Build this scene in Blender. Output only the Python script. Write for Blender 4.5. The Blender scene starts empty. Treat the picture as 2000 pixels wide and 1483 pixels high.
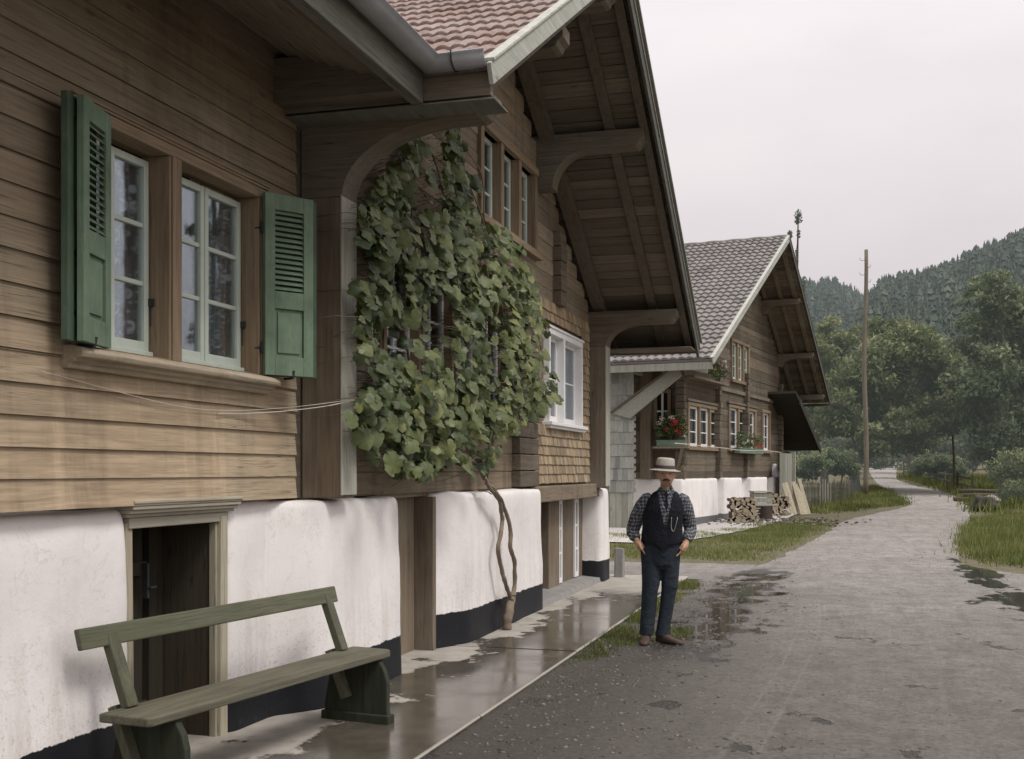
import bpy, bmesh, math, random
import numpy as np
from mathutils import Vector, Matrix, noise as mnoise
random.seed(7); np.random.seed(7)
rnd = random.uniform
scene = bpy.context.scene
COL = scene.collection

# ------------------------------------------------------------------ survey
# the street runs along +Y, the camera stands on the road at the origin.
FPX, CAMH, HOR = 2250.0, 1.65, 920.0
TH = math.atan(650.0 / FPX); CT, ST = math.cos(TH), math.sin(TH)

def on_x(px, py, X):
    """survey: point of a vertical plane X = const seen at a photo position"""
    t = (px - 1000) / FPX
    Y = X * (CT + t * ST) / (t * CT - ST); d = -X * ST + Y * CT
    return Vector((X, Y, CAMH + (HOR - py) * d / FPX))

def YX(px, X): return on_x(px, 0, X).y

def on_y(px, py, Y):
    t = (px - 1000) / FPX
    X = Y * (t * CT - ST) / (CT + t * ST); d = -X * ST + Y * CT
    return Vector((X, Y, CAMH + (HOR - py) * d / FPX))

def rd(r, d, z=0): return Vector((r * CT - d * ST, r * ST + d * CT, z))
def at(px, d, z=None, py=None):
    r = (px - 1000) / FPX * d
    if py is not None: z = CAMH + (HOR - py) * d / FPX
    v = rd(r, d, 0)
    v.z = terrain(v.x, v.y) if z is None else z
    return v

_D = [-500, 20, 27.5, 33, 36, 45, 58, 70, 85, 100, 150, 220, 400]
_Z = [0, 0, .02, .03, .08, .28, .47, .7, 1.05, 1.4, 3.0, 6, 14]
def terrain(x, y):
    return float(np.interp(-x * ST + y * CT, _D, _Z))

# ------------------------------------------------------------------ objects
def props(o, label=None, cat=None, group=None, kind=None):
    if label: o['label'] = label
    if cat: o['category'] = cat
    if group: o['group'] = group
    if kind: o['kind'] = kind
    return o

def thing(name, label, cat, loc=(0, 0, 0), rz=0, group=None):
    o = bpy.data.objects.new(name, None); COL.objects.link(o)
    o.location = loc; o.rotation_euler = (0, 0, rz); o.empty_display_size = .2
    return props(o, label, cat, group)

def copy_tree(o, parent=None):
    c = o.copy(); COL.objects.link(c)
    if parent: c.parent = parent
    for ch in list(o.children): copy_tree(ch, c)
    return c

def root_of(o):
    while o.parent: o = o.parent
    return o

class MB:
    """collects shapes; build() links them as one mesh object"""
    def __init__(s): s.v = []; s.f = []; s.t = []; s.mi = []; s.m = 0
    def add(s, vs, fs, tint=None):
        b = len(s.v); t = random.random() if tint is None else tint
        s.v += [tuple(p) for p in vs]
        for f in fs: s.f.append(tuple(b + i for i in f)); s.t.append(t); s.mi.append(s.m)
    def box(s, x0, x1, y0, y1, z0, z1, tint=None):
        if x0 > x1: x0, x1 = x1, x0
        if y0 > y1: y0, y1 = y1, y0
        if z0 > z1: z0, z1 = z1, z0
        vs = [(x, y, z) for z in (z0, z1) for y in (y0, y1) for x in (x0, x1)]
        s.add(vs, [(0, 2, 3, 1), (4, 5, 7, 6), (0, 1, 5, 4), (2, 6, 7, 3), (0, 4, 6, 2), (1, 3, 7, 5)], tint)
    def beam(s, p0, p1, w, h, up=(0, 0, 1), tint=None):
        p0, p1 = Vector(p0), Vector(p1); d = (p1 - p0).normalized()
        a = d.cross(Vector(up)).normalized(); b = a.cross(d).normalized()
        vs = [p + a * (i * w / 2) + b * (j * h / 2) for p in (p0, p1) for i, j in ((-1, -1), (1, -1), (1, 1), (-1, 1))]
        s.add(vs, [(0, 3, 2, 1), (4, 5, 6, 7), (0, 1, 5, 4), (1, 2, 6, 5), (2, 3, 7, 6), (3, 0, 4, 7)][::1], tint)
    def tube(s, path, rad, n=8, cap=True, tint=None, squash=1):
        path = [Vector(p) for p in path]
        if not hasattr(rad, '__len__'): rad = [rad] * len(path)
        vs = []; fs = []
        ref = Vector((0, 0, 1))
        d0 = (path[-1] - path[0]).normalized()
        if abs(d0.z) > .9: ref = Vector((0, 1, 0))
        a = None
        for i, p in enumerate(path):
            d = (path[min(i + 1, len(path) - 1)] - path[max(i - 1, 0)])
            d = d.normalized() if d.length > 1e-6 else d0
            a = d.cross(ref).normalized() if a is None else (a - d * a.dot(d)).normalized()
            b = a.cross(d)
            for k in range(n):
                an = 2 * math.pi * k / n
                vs.append(p + a * math.cos(an) * rad[i] + b * math.sin(an) * rad[i] * squash)
        for i in range(len(path) - 1):
            for k in range(n):
                k2 = (k + 1) % n
                fs.append((i * n + k, i * n + k2, (i + 1) * n + k2, (i + 1) * n + k))
        if cap:
            fs.append(tuple(range(n))[::-1]); fs.append(tuple((len(path) - 1) * n + k for k in range(n)))
        s.add(vs, fs, tint)
    def prism(s, poly, axis, a, b, tint=None):
        """poly of 2-D points extruded along axis ('X': (y,z), 'Y': (x,z), 'Z': (x,y))"""
        def P(q, t):
            if axis == 'X': return (t, q[0], q[1])
            if axis == 'Y': return (q[0], t, q[1])
            return (q[0], q[1], t)
        n = len(poly)
        vs = [P(q, a) for q in poly] + [P(q, b) for q in poly]
        fs = [tuple(range(n)), tuple(range(2 * n - 1, n - 1, -1))]
        fs += [(i, i + n, (i + 1) % n + n, (i + 1) % n) for i in range(n)]
        s.add(vs, fs, tint)
    def loft(s, secs, n=16, cap=True, tint=None, power=2.0):
        """secs: (centre, rx, ry[, axis_dir]) ellipses perpendicular to the path (or level)"""
        vs = []; fs = []
        m = len(secs)
        for i, sc in enumerate(secs):
            c = Vector(sc[0]); rx, ry = sc[1], sc[2]
            if len(sc) > 3 and sc[3] is not None:
                d = Vector(sc[3]).normalized()
            else: d = Vector((0, 0, 1))
            ax = Vector((1, 0, 0)); ax = (ax - d * ax.dot(d)).normalized(); ay = d.cross(ax)
            for k in range(n):
                an = 2 * math.pi * k / n
                cx, sy = math.cos(an), math.sin(an)
                cx = math.copysign(abs(cx) ** (2 / power), cx); sy = math.copysign(abs(sy) ** (2 / power), sy)
                vs.append(c + ax * cx * rx + ay * sy * ry)
        for i in range(m - 1):
            for k in range(n):
                k2 = (k + 1) % n
                fs.append((i * n + k, i * n + k2, (i + 1) * n + k2, (i + 1) * n + k))
        if cap:
            fs.append(tuple(range(n))[::-1]); fs.append(tuple((m - 1) * n + k for k in range(n)))
        s.add(vs, fs, tint)
    def lathe(s, prof, n=24, c=(0, 0, 0), tint=None):
        vs = []; fs = []
        for r, z in prof:
            for k in range(n):
                an = 2 * math.pi * k / n
                vs.append((c[0] + r * math.cos(an), c[1] + r * math.sin(an), c[2] + z))
        for i in range(len(prof) - 1):
            for k in range(n):
                k2 = (k + 1) % n
                fs.append((i * n + k, i * n + k2, (i + 1) * n + k2, (i + 1) * n + k))
        s.add(vs, fs, tint)
    def build(s, name, mat, parent=None, smooth=False, bevel=0, local=False, jit=0):
        me = bpy.data.meshes.new(name)
        off = Vector((0, 0, 0))
        if parent is not None and not local: off = root_of(parent).location
        vs = [(p[0] - off.x, p[1] - off.y, p[2] - off.z) for p in s.v]
        if jit:
            vs = [tuple(Vector(p) + mnoise.noise_vector(Vector(p) * 3.1) * jit) for p in vs]
        me.from_pydata(vs, [], s.f); me.validate(); me.update()
        bm = bmesh.new(); bm.from_mesh(me); bmesh.ops.recalc_face_normals(bm, faces=bm.faces); bm.to_mesh(me); bm.free()
        for m in (mat if isinstance(mat, (list, tuple)) else [mat]): me.materials.append(m)
        if len(s.t) == len(me.polygons):
            a = me.attributes.new('tint', 'FLOAT', 'FACE'); a.data.foreach_set('value', s.t)
            me.polygons.foreach_set('material_index', s.mi)
        if smooth: me.polygons.foreach_set('use_smooth', [True] * len(me.polygons))
        o = bpy.data.objects.new(name, me); COL.objects.link(o)
        if parent is not None: o.parent = parent
        if bevel:
            b = o.modifiers.new('bevel', 'BEVEL'); b.width = bevel; b.segments = 2; b.limit_method = 'ANGLE'; b.angle_limit = .7
        return o

def np_mesh(name, verts, faces, mat, tint=None, parent=None, smooth=False, vn=3):
    """verts (n,3), faces (m,vn) numpy arrays -> object"""
    me = bpy.data.meshes.new(name)
    if parent is not None:
        verts = verts - np.array(root_of(parent).location)[None, :]
    me.vertices.add(len(verts)); me.vertices.foreach_set('co', verts.astype(np.float32).ravel())
    m = len(faces); me.loops.add(m * vn); me.polygons.add(m)
    me.loops.foreach_set('vertex_index', faces.astype(np.int32).ravel())
    me.polygons.foreach_set('loop_start', np.arange(0, m * vn, vn, dtype=np.int32))
    me.update(calc_edges=True)
    me.materials.append(mat)
    if tint is not None:
        a = me.attributes.new('tint', 'FLOAT', 'FACE'); a.data.foreach_set('value', tint.astype(np.float32))
    if smooth: me.polygons.foreach_set('use_smooth', np.ones(m, dtype=bool))
    o = bpy.data.objects.new(name, me); COL.objects.link(o)
    if parent is not None: o.parent = parent
    return o

# ------------------------------------------------------------------ materials
class NT:
    def __init__(s, name):
        s.mat = bpy.data.materials.new(name); s.mat.use_nodes = True
        s.t = s.mat.node_tree; s.t.nodes.clear()
        s.out = s.t.nodes.new('ShaderNodeOutputMaterial')
    def n(s, typ, ins=None, **kw):
        nd = s.t.nodes.new('ShaderNode' + typ)
        for k, v in kw.items(): setattr(nd, k, v)
        for k, v in (ins or {}).items(): s.set(nd, k, v)
        return nd
    def set(s, nd, k, v):
        sock = nd.inputs[k]
        if isinstance(v, bpy.types.NodeSocket): s.t.links.new(v, sock)
        elif hasattr(v, 'outputs'): s.t.links.new(v.outputs[0], sock)
        else:
            if sock.type == 'RGBA' and len(v) == 3: v = (*v, 1)
            sock.default_value = v
    def coord(s): return s.n('TexCoord').outputs['Object']
    def map(s, vec, scale=(1, 1, 1), loc=(0, 0, 0), rot=(0, 0, 0)):
        return s.n('Mapping', {'Vector': vec, 'Scale': scale, 'Location': loc, 'Rotation': rot})
    def noise(s, vec, scale=1., detail=4, rough=.55, dist=0):
        return s.n('TexNoise', {'Vector': vec, 'Scale': scale, 'Detail': detail, 'Roughness': rough, 'Distortion': dist}).outputs['Fac']
    def ramp(s, fac, stops, interp='LINEAR'):
        r = s.n('ValToRGB', {'Fac': fac}); cr = r.color_ramp; cr.interpolation = interp
        while len(cr.elements) > 1: cr.elements.remove(cr.elements[-1])
        for i, (p, c) in enumerate(stops):
            e = cr.elements[0] if i == 0 else cr.elements.new(p)
            e.position = p
            if not hasattr(c, '__len__'): c = (c, c, c)
            e.color = (*c, 1)
        return r.outputs['Color']
    def mix(s, fac, a, b, mode='MIX'):
        m = s.n('Mix', data_type='RGBA', blend_type=mode)
        s.set(m, 0, fac); s.set(m, 6, a); s.set(m, 7, b)
        return m.outputs[2]
    def math(s, op, a, b=0., c=0.):
        m = s.n('Math', operation=op); s.set(m, 0, a); s.set(m, 1, b); s.set(m, 2, c); return m.outputs[0]
    def mr(s, v, a, b, c=0., d=1.):
        m = s.n('MapRange', {'Value': v, 'From Min': a, 'From Max': b, 'To Min': c, 'To Max': d}); return m.outputs[0]
    def tint(s): return s.n('Attribute', attribute_name='tint').outputs['Fac']
    def bump(s, h, strength=.3, dist=.01):
        return s.n('Bump', {'Height': h, 'Strength': strength, 'Distance': dist}).outputs[0]
    def sep(s, vec): return s.n('SeparateXYZ', {'Vector': vec}).outputs
    def princ(s, col, rough=.8, metal=0., normal=None, spec=.3, **kw):
        p = s.n('BsdfPrincipled')
        s.set(p, 'Base Color', col); s.set(p, 'Roughness', rough); s.set(p, 'Metallic', metal); s.set(p, 'Specular IOR Level', spec)
        if normal is not None: s.set(p, 'Normal', normal)
        for k, v in kw.items(): s.set(p, k, v)
        return p
    def fin(s, sh):
        s.t.links.new(sh.outputs[0] if hasattr(sh, 'outputs') else sh, s.out.inputs['Surface']); return s.mat

WVAL = {'pine weatherboard': 1.5, 'dark soffit plank': 1.75, 'deep brown soffit plank': 2.0, 'dark rafter': 1.4, 'projecting beam': 1.2, 'old upright timber': 1.15, 'squared log': 1.35, 'dark brown log': 1.08, 'black brown plank': 1.0, 'dark cellar door': .9, 'dark door reveal': .9, 'dark bench end': .9, 'faded green bench paint': .85, 'faded green bench upright': .85, 'worn bench seat': .8,
        'yellow brown shingle': 1.3, 'dark picket': 1.0, 'weathered pole': 1.0, 'silver grey shingle': 1.0, 'dark bargeboard': 1.2, 'dull grey fascia': 1.25, 'brown window frame': 1.25, 'brown window rail': 1.25, 'weathered sill': 1.15}
def wood(name, c1, c2, axis='Y', grey=(.2, .19, .18), gamt=.35, var=.5, rough=.8, bump=.35, scale=1., stain=0, spec=.2, eave_shade=None):
    m = NT(name); co = m.coord()
    sc = {'X': (1.2, 22, 22), 'Y': (22, 1.2, 22), 'Z': (22, 22, 1.2)}[axis]
    t = m.tint()
    off = m.n('CombineXYZ', {0: m.math('MULTIPLY', t, 31.), 1: m.math('MULTIPLY', t, 17.), 2: m.math('MULTIPLY', t, 23.)})
    vec = m.n('VectorMath', {0: co, 1: off}, operation='ADD').outputs[0]
    mp = m.map(vec, tuple(v * scale for v in sc))
    g = m.noise(mp, 1, 8, .65, .35)
    fine = m.noise(m.map(vec, tuple(v * scale * 4 for v in sc)), 1, 4, .6)
    gg = m.math('MULTIPLY_ADD', fine, .35, m.math('MULTIPLY', g, .75))
    col = m.ramp(gg, [(.33, c1), (.72, c2)])
    big = m.noise(co, .9, 5, .6)
    col = m.mix(m.mr(big, .42, .7, 0, gamt), col, grey)
    if stain:
        st = m.noise(m.map(co, (3.5, 3.5, .35)), 1, 6, .65)
        col = m.mix(m.mr(st, .52, .75, 0, stain), col, tuple(v * .35 for v in c1))
        st2 = m.noise(m.map(co, (4.3, 4.3, .5), (7, 3, 1)), 1, 6, .7)
        col = m.mix(m.mr(st2, .56, .8, 0, stain * .8), col, tuple(min(.6, v * 1.7) for v in c2))
    if eave_shade:   # shade under the eave put into the colour: boards darken with height
        zz = m.sep(co)[2]; k = m.mr(m.math('ADD', zz, m.math('MULTIPLY', big, .5)), eave_shade[0] + .25, eave_shade[1] + .25, 1, .62)
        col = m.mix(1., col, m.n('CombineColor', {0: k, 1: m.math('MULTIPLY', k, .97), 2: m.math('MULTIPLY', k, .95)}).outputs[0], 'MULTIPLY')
    v = m.mr(t, 0, 1, 1 - var / 2, 1 + var / 2)
    col = m.mix(1., col, m.n('CombineColor', {0: v, 1: v, 2: v}).outputs[0], 'MULTIPLY')
    # knots
    vo = m.n('TexVoronoi', {'Vector': m.map(vec, tuple((1.6 if q < 2 else 5) * scale for q in sc)), 'Scale': 1.})
    col = m.mix(m.mr(vo.outputs['Distance'], .03, .1, .55, 0), col, tuple(q * .4 for q in c1))
    # drying cracks along the grain, then a dull olive-grey cast of age
    ck = m.noise(m.map(vec, tuple(v * scale * (2.2 if v > 2 else .55) for v in sc), (3, 8, 5)), 1, 3, .5)
    ckm = m.mr(m.math('ABSOLUTE', m.math('SUBTRACT', ck, .5)), .0, .018, 1, 0)
    ckm = m.math('MULTIPLY', ckm, m.mr(big, .40, .6))
    col = m.mix(m.math('MULTIPLY', ckm, .75), col, tuple(q * .22 for q in c1))
    val = WVAL.get(name, 1.45 if max(c2) < .3 else .97)
    hs = m.n('HueSaturation', {'Saturation': .74 if val > 1.05 else .85, 'Value': val * (.86 if val > 1.05 else 1.), 'Color': col})
    col = m.mix(1., hs, (.985, 1.0, .89), 'MULTIPLY')
    hh = m.math('SUBTRACT', gg, m.math('MULTIPLY', ckm, .5))
    return m.fin(m.princ(col, rough, normal=m.bump(hh, bump, .008), spec=spec))

def plain(name, col, rough=.7, var=.25, nscale=6, metal=0., bump=.15, spec=.3, bscale=60, tv=0):
    m = NT(name); co = m.coord()
    n = m.noise(co, nscale, 6, .6)
    c = m.mix(n, tuple(v * (1 - var) for v in col), tuple(min(1, v * (1 + var)) for v in col))
    if tv:
        v = m.mr(m.tint(), 0, 1, 1 - tv / 2, 1 + tv / 2)
        c = m.mix(1., c, m.n('CombineColor', {0: v, 1: v, 2: v}).outputs[0], 'MULTIPLY')
    return m.fin(m.princ(c, rough, metal, m.bump(m.noise(co, bscale, 4, .6), bump, .004), spec))

def plaster_mat(name, zb=.36, dark=(.012, .013, .016), col=(.82, .785, .765)):
    m = NT(name); co = m.coord(); x, y, z = m.sep(co)
    n = m.noise(co, 1.3, 6, .65); n2 = m.noise(co, 9, 5, .6); n3 = m.noise(co, 70, 4, .65)
    c = m.mix(m.mr(n, .35, .7), tuple(v * .87 for v in col), col)
    c = m.mix(m.mr(m.math('MULTIPLY', n2, n), .3, .5, 0, .25), c, (.6, .55, .47))
    # runs of rain, more towards the foot
    st = m.noise(m.map(co, (5, 5, .5)), 1, 5, .7)
    foot = m.mr(z, .3, 1.2, .75, .08)
    c = m.mix(m.math('MULTIPLY', m.mr(st, .5, .75), foot), c, (.47, .42, .36))
    zz = m.math('ADD', z, m.math('MULTIPLY_ADD', n2, .05, m.math('MULTIPLY', m.noise(co, 30, 3), .02)))
    sp = m.math('MULTIPLY', m.mr(m.noise(co, 45, 4, .7), .56, .66), m.mr(z, .35, .9, .6, .04))
    c = m.mix(sp, c, (.36, .31, .25))
    cr = m.noise(co, 2.4, 7, .62, .6)
    c = m.mix(m.math('MULTIPLY', m.mr(m.math('ABSOLUTE', m.math('SUBTRACT', cr, .5)), 0, .006, 1, 0), .35), c, (.4, .37, .33))
    k = m.mr(zz, zb + .033, zb + .039, 1, 0)
    worn = m.mr(m.noise(co, 14, 6, .7), .62, .72, 0, .35)
    dk = m.mix(worn, dark, (.09, .085, .08))
    c = m.mix(k, c, dk)
    h = m.math('ADD', m.math('MULTIPLY', n3, .35), m.math('MULTIPLY', n2, .9))
    return m.fin(m.princ(c, m.mr(k, 0, 1, .9, .55), normal=m.bump(h, .35, .012), spec=.25))

def leafmat(name, stops, transl=.25, rough=.55, nrm=0., face=(.25, -.45, .85), haze=0.):
    m = NT(name); co = m.coord()
    f = m.math('ADD', m.tint(), m.math('MULTIPLY', m.math('SUBTRACT', m.noise(co, 25, 3), .5), .35))
    c = m.ramp(f, stops)
    N = None
    if nrm:
        g = m.n('NewGeometry').outputs['Normal']
        N = m.n('VectorMath', {0: m.mix(nrm, g, face)}, operation='NORMALIZE').outputs[0]
    p = m.princ(c, rough, spec=.3 if not nrm else .05, normal=N)
    tr = m.n('BsdfTranslucent', {'Color': m.mix(.5, c, (.12, .16, .03))})
    mx = m.n('MixShader', {0: transl, 1: p, 2: tr})
    if haze: mx = m.n('MixShader', {0: haze, 1: mx, 2: m.n('Emission', {'Color': (.20, .225, .215), 'Strength': 1.})})   # haze of the air, painted in as a faint glow
    return m.fin(mx)

def glassmat(name, refl=.25, tint=(.96, .98, .98)):
    m = NT(name)
    fr = m.n('LayerWeight', {'Blend': .35}).outputs['Fresnel']
    n = m.noise(m.coord(), 3, 3)
    g = m.n('BsdfGlossy', {'Color': (.8, .85, .9), 'Roughness': .05, 'Normal': m.bump(n, .15, .02)})
    t = m.n('BsdfTransparent', {'Color': tint})
    return m.fin(m.n('MixShader', {0: m.mr(fr, 0, 1, refl, .7), 1: t, 2: g}))

def curtainmat(name):
    m = NT(name); co = m.coord()
    x, y, z = m.sep(co)
    c2 = m.n('CombineXYZ', {0: y, 1: z, 2: 0.}).outputs[0]
    vo = m.n('TexVoronoi', {'Vector': c2, 'Scale': 9.}).outputs['Distance']
    ring = m.math('SUBTRACT', 1., m.mr(m.math('ABSOLUTE', m.math('SUBTRACT', vo, .27)), .03, .1))
    fine = m.noise(co, 60, 4, .7)
    fold = m.math('ABSOLUTE', m.math('SINE', m.math('MULTIPLY_ADD', m.noise(co, 2.5, 2), 6., m.math('MULTIPLY', y, 38.))))
    dots = m.n('TexVoronoi', {'Vector': c2, 'Scale': 34.}).outputs['Distance']
    a = m.math('MAXIMUM', m.math('MULTIPLY', ring, .95), m.math('MULTIPLY', m.mr(dots, .2, .45, 1, .35), m.mr(fold, 0, 1, .22, .85)))
    p = m.princ((.8, .82, .88), .9)
    return m.fin(m.n('MixShader', {0: a, 1: m.n('BsdfTransparent'), 2: p}))

M = {}
M['board'] = wood('pine weatherboard', (.165, .108, .066), (.36, .255, .165), 'Y', (.33, .275, .21), .5, .22, stain=.45, eave_shade=(2.1, 2.7))
M['soffitY'] = wood('deep brown soffit plank', (.05, .038, .03), (.12, .09, .066), 'Y', (.13, .11, .09), .4, .4)  # soffit planks darker than the wall boards
M['log'] = wood('squared log', (.115, .076, .05), (.25, .172, .115), 'Y', (.25, .215, .18), .6, .5, stain=.5)
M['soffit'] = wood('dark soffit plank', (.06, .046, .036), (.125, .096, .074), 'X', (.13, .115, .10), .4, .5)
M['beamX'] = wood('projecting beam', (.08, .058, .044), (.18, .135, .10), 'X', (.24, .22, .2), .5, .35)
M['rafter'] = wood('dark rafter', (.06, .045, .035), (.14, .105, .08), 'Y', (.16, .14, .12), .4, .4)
M['postZ'] = wood('old upright timber', (.10, .068, .046), (.225, .155, .105), 'Z', (.28, .25, .22), .55, .3, stain=.3)
M['frame'] = wood('brown window frame', (.12, .072, .04), (.27, .175, .105), 'Z', (.28, .21, .15), .4, .35)
M['frameY'] = wood('brown window rail', (.12, .072, .04), (.27, .175, .105), 'Y', (.28, .21, .15), .4, .35)
M['pale'] = wood('pale weathered trim', (.25, .225, .19), (.45, .41, .36), 'Y', (.5, .48, .45), .5, .3)
M['paleZ'] = wood('pale jamb', (.27, .225, .17), (.47, .40, .31), 'Z', (.42, .39, .35), .5, .3)
M['grey'] = wood('silver grey board', (.16, .155, .15), (.32, .31, .30), 'Y', (.36, .36, .36), .5, .4)
M['greyZ'] = wood('silver grey upright', (.17, .165, .155), (.34, .33, .31), 'Z', (.36, .36, .36), .5, .45)
M['dark'] = plain('dark interior', (.012, .011, .010), .95)  # near-black colour stands in for the shade inside unlit rooms
M['plaster'] = plaster_mat('limewashed plaster')
M['plaster2'] = plaster_mat('limewashed plaster grey foot', .33, (.12, .125, .13))
def worn_paint(name, col, under=(.24, .22, .18), wear=.6):
    m = NT(name); co = m.coord()
    n = m.noise(co, 3.5, 6, .65); st = m.noise(m.map(co, (30, 30, 2.2)), 1, 6, .7); ch = m.noise(co, 34, 7, .75)
    c = m.mix(m.mr(n, .35, .65), tuple(v * .74 for v in col), tuple(v * 1.22 for v in col))
    c = m.mix(m.mr(st, .5, .72, 0, .45), c, tuple(v * .55 for v in col))
    c = m.mix(m.mr(m.noise(m.map(co, (24, 24, 3), (4, 2, 9)), 1, 5, .7), .56, .74, 0, .5), c, tuple(v * 1.5 + .03 for v in col))
    k = m.math('MULTIPLY', m.mr(ch, .62, .66), m.mr(n, .42, .6, 0, wear))
    c = m.mix(k, c, under)
    return m.fin(m.princ(c, .7, normal=m.bump(m.math('SUBTRACT', m.math('MULTIPLY', st, .6), k), .3, .004), spec=.25))
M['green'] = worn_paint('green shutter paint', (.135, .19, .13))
M['greendk'] = worn_paint('shadowed green paint', (.065, .10, .065))  # darker copy of the shutter paint, shade put into its colour
M['sash'] = plain('pale sash paint', (.50, .56, .49), .5, .15, 8)
M['white'] = plain('white sash paint', (.74, .73, .72), .5, .12, 8)
M['iron'] = plain('black iron', (.03, .035, .033), .6)
M['zinc'] = plain('zinc sheet', (.36, .37, .39), .5, .3, 4, metal=.35, bump=.1)
M['glass'] = glassmat('window glass', .05)
M['glass2'] = glassmat('old window glass', .14, (.88, .91, .92))
M['curtain'] = curtainmat('lace curtain')
M['cloth'] = plain('white curtain cloth', (.66, .66, .68), .9)
# ------------------------------------------------------------------ more materials
def tilemat(name, c1, c2, lich):
    m = NT(name); co = m.coord(); t = m.tint()
    c = m.ramp(t, [(0, c1), (.6, c2), (1, tuple(v * 1.25 for v in c2))])
    n = m.noise(co, 1.6, 6, .65); n2 = m.noise(co, 28, 5, .7)
    c = m.mix(m.mr(n, .4, .65, 0, .55), c, lich)
    c = m.mix(m.mr(n2, .5, .7, 0, .5), c, tuple(v * 1.15 for v in lich))
    c = m.mix(m.mr(m.noise(co, 11, 5, .7), .58, .7, 0, .55), c, (.045, .042, .034))
    return m.fin(m.princ(c, .62, normal=m.bump(n2, .3, .006), spec=.45))
M['tile'] = tilemat('red clay tile', (.105, .058, .045), (.175, .105, .08), (.29, .25, .225))
M['tile2'] = tilemat('grey weathered tile', (.085, .075, .07), (.15, .135, .125), (.23, .22, .21))

def ground_mat():
    m = NT('meadow earth'); co = m.coord()
    n = m.noise(co, .5, 6, .65); n2 = m.noise(co, 14, 6, .7)
    c = m.mix(m.mr(n2, .4, .6), (.06, .055, .03), (.125, .118, .055))
    c = m.mix(m.mr(m.noise(co, 4, 6, .7), .45, .6, 0, .75), c, (.14, .122, .095))
    return m.fin(m.princ(c, .95, normal=m.bump(n2, .6, .03)))
M['ground'] = ground_mat()

def band(m, x, lo, hi, soft):
    """1 between lo and hi"""
    a = m.mr(x, lo - soft, lo + soft); b = m.mr(x, hi - soft, hi + soft, 1, 0)
    return m.math('MULTIPLY', a, b)

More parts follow.
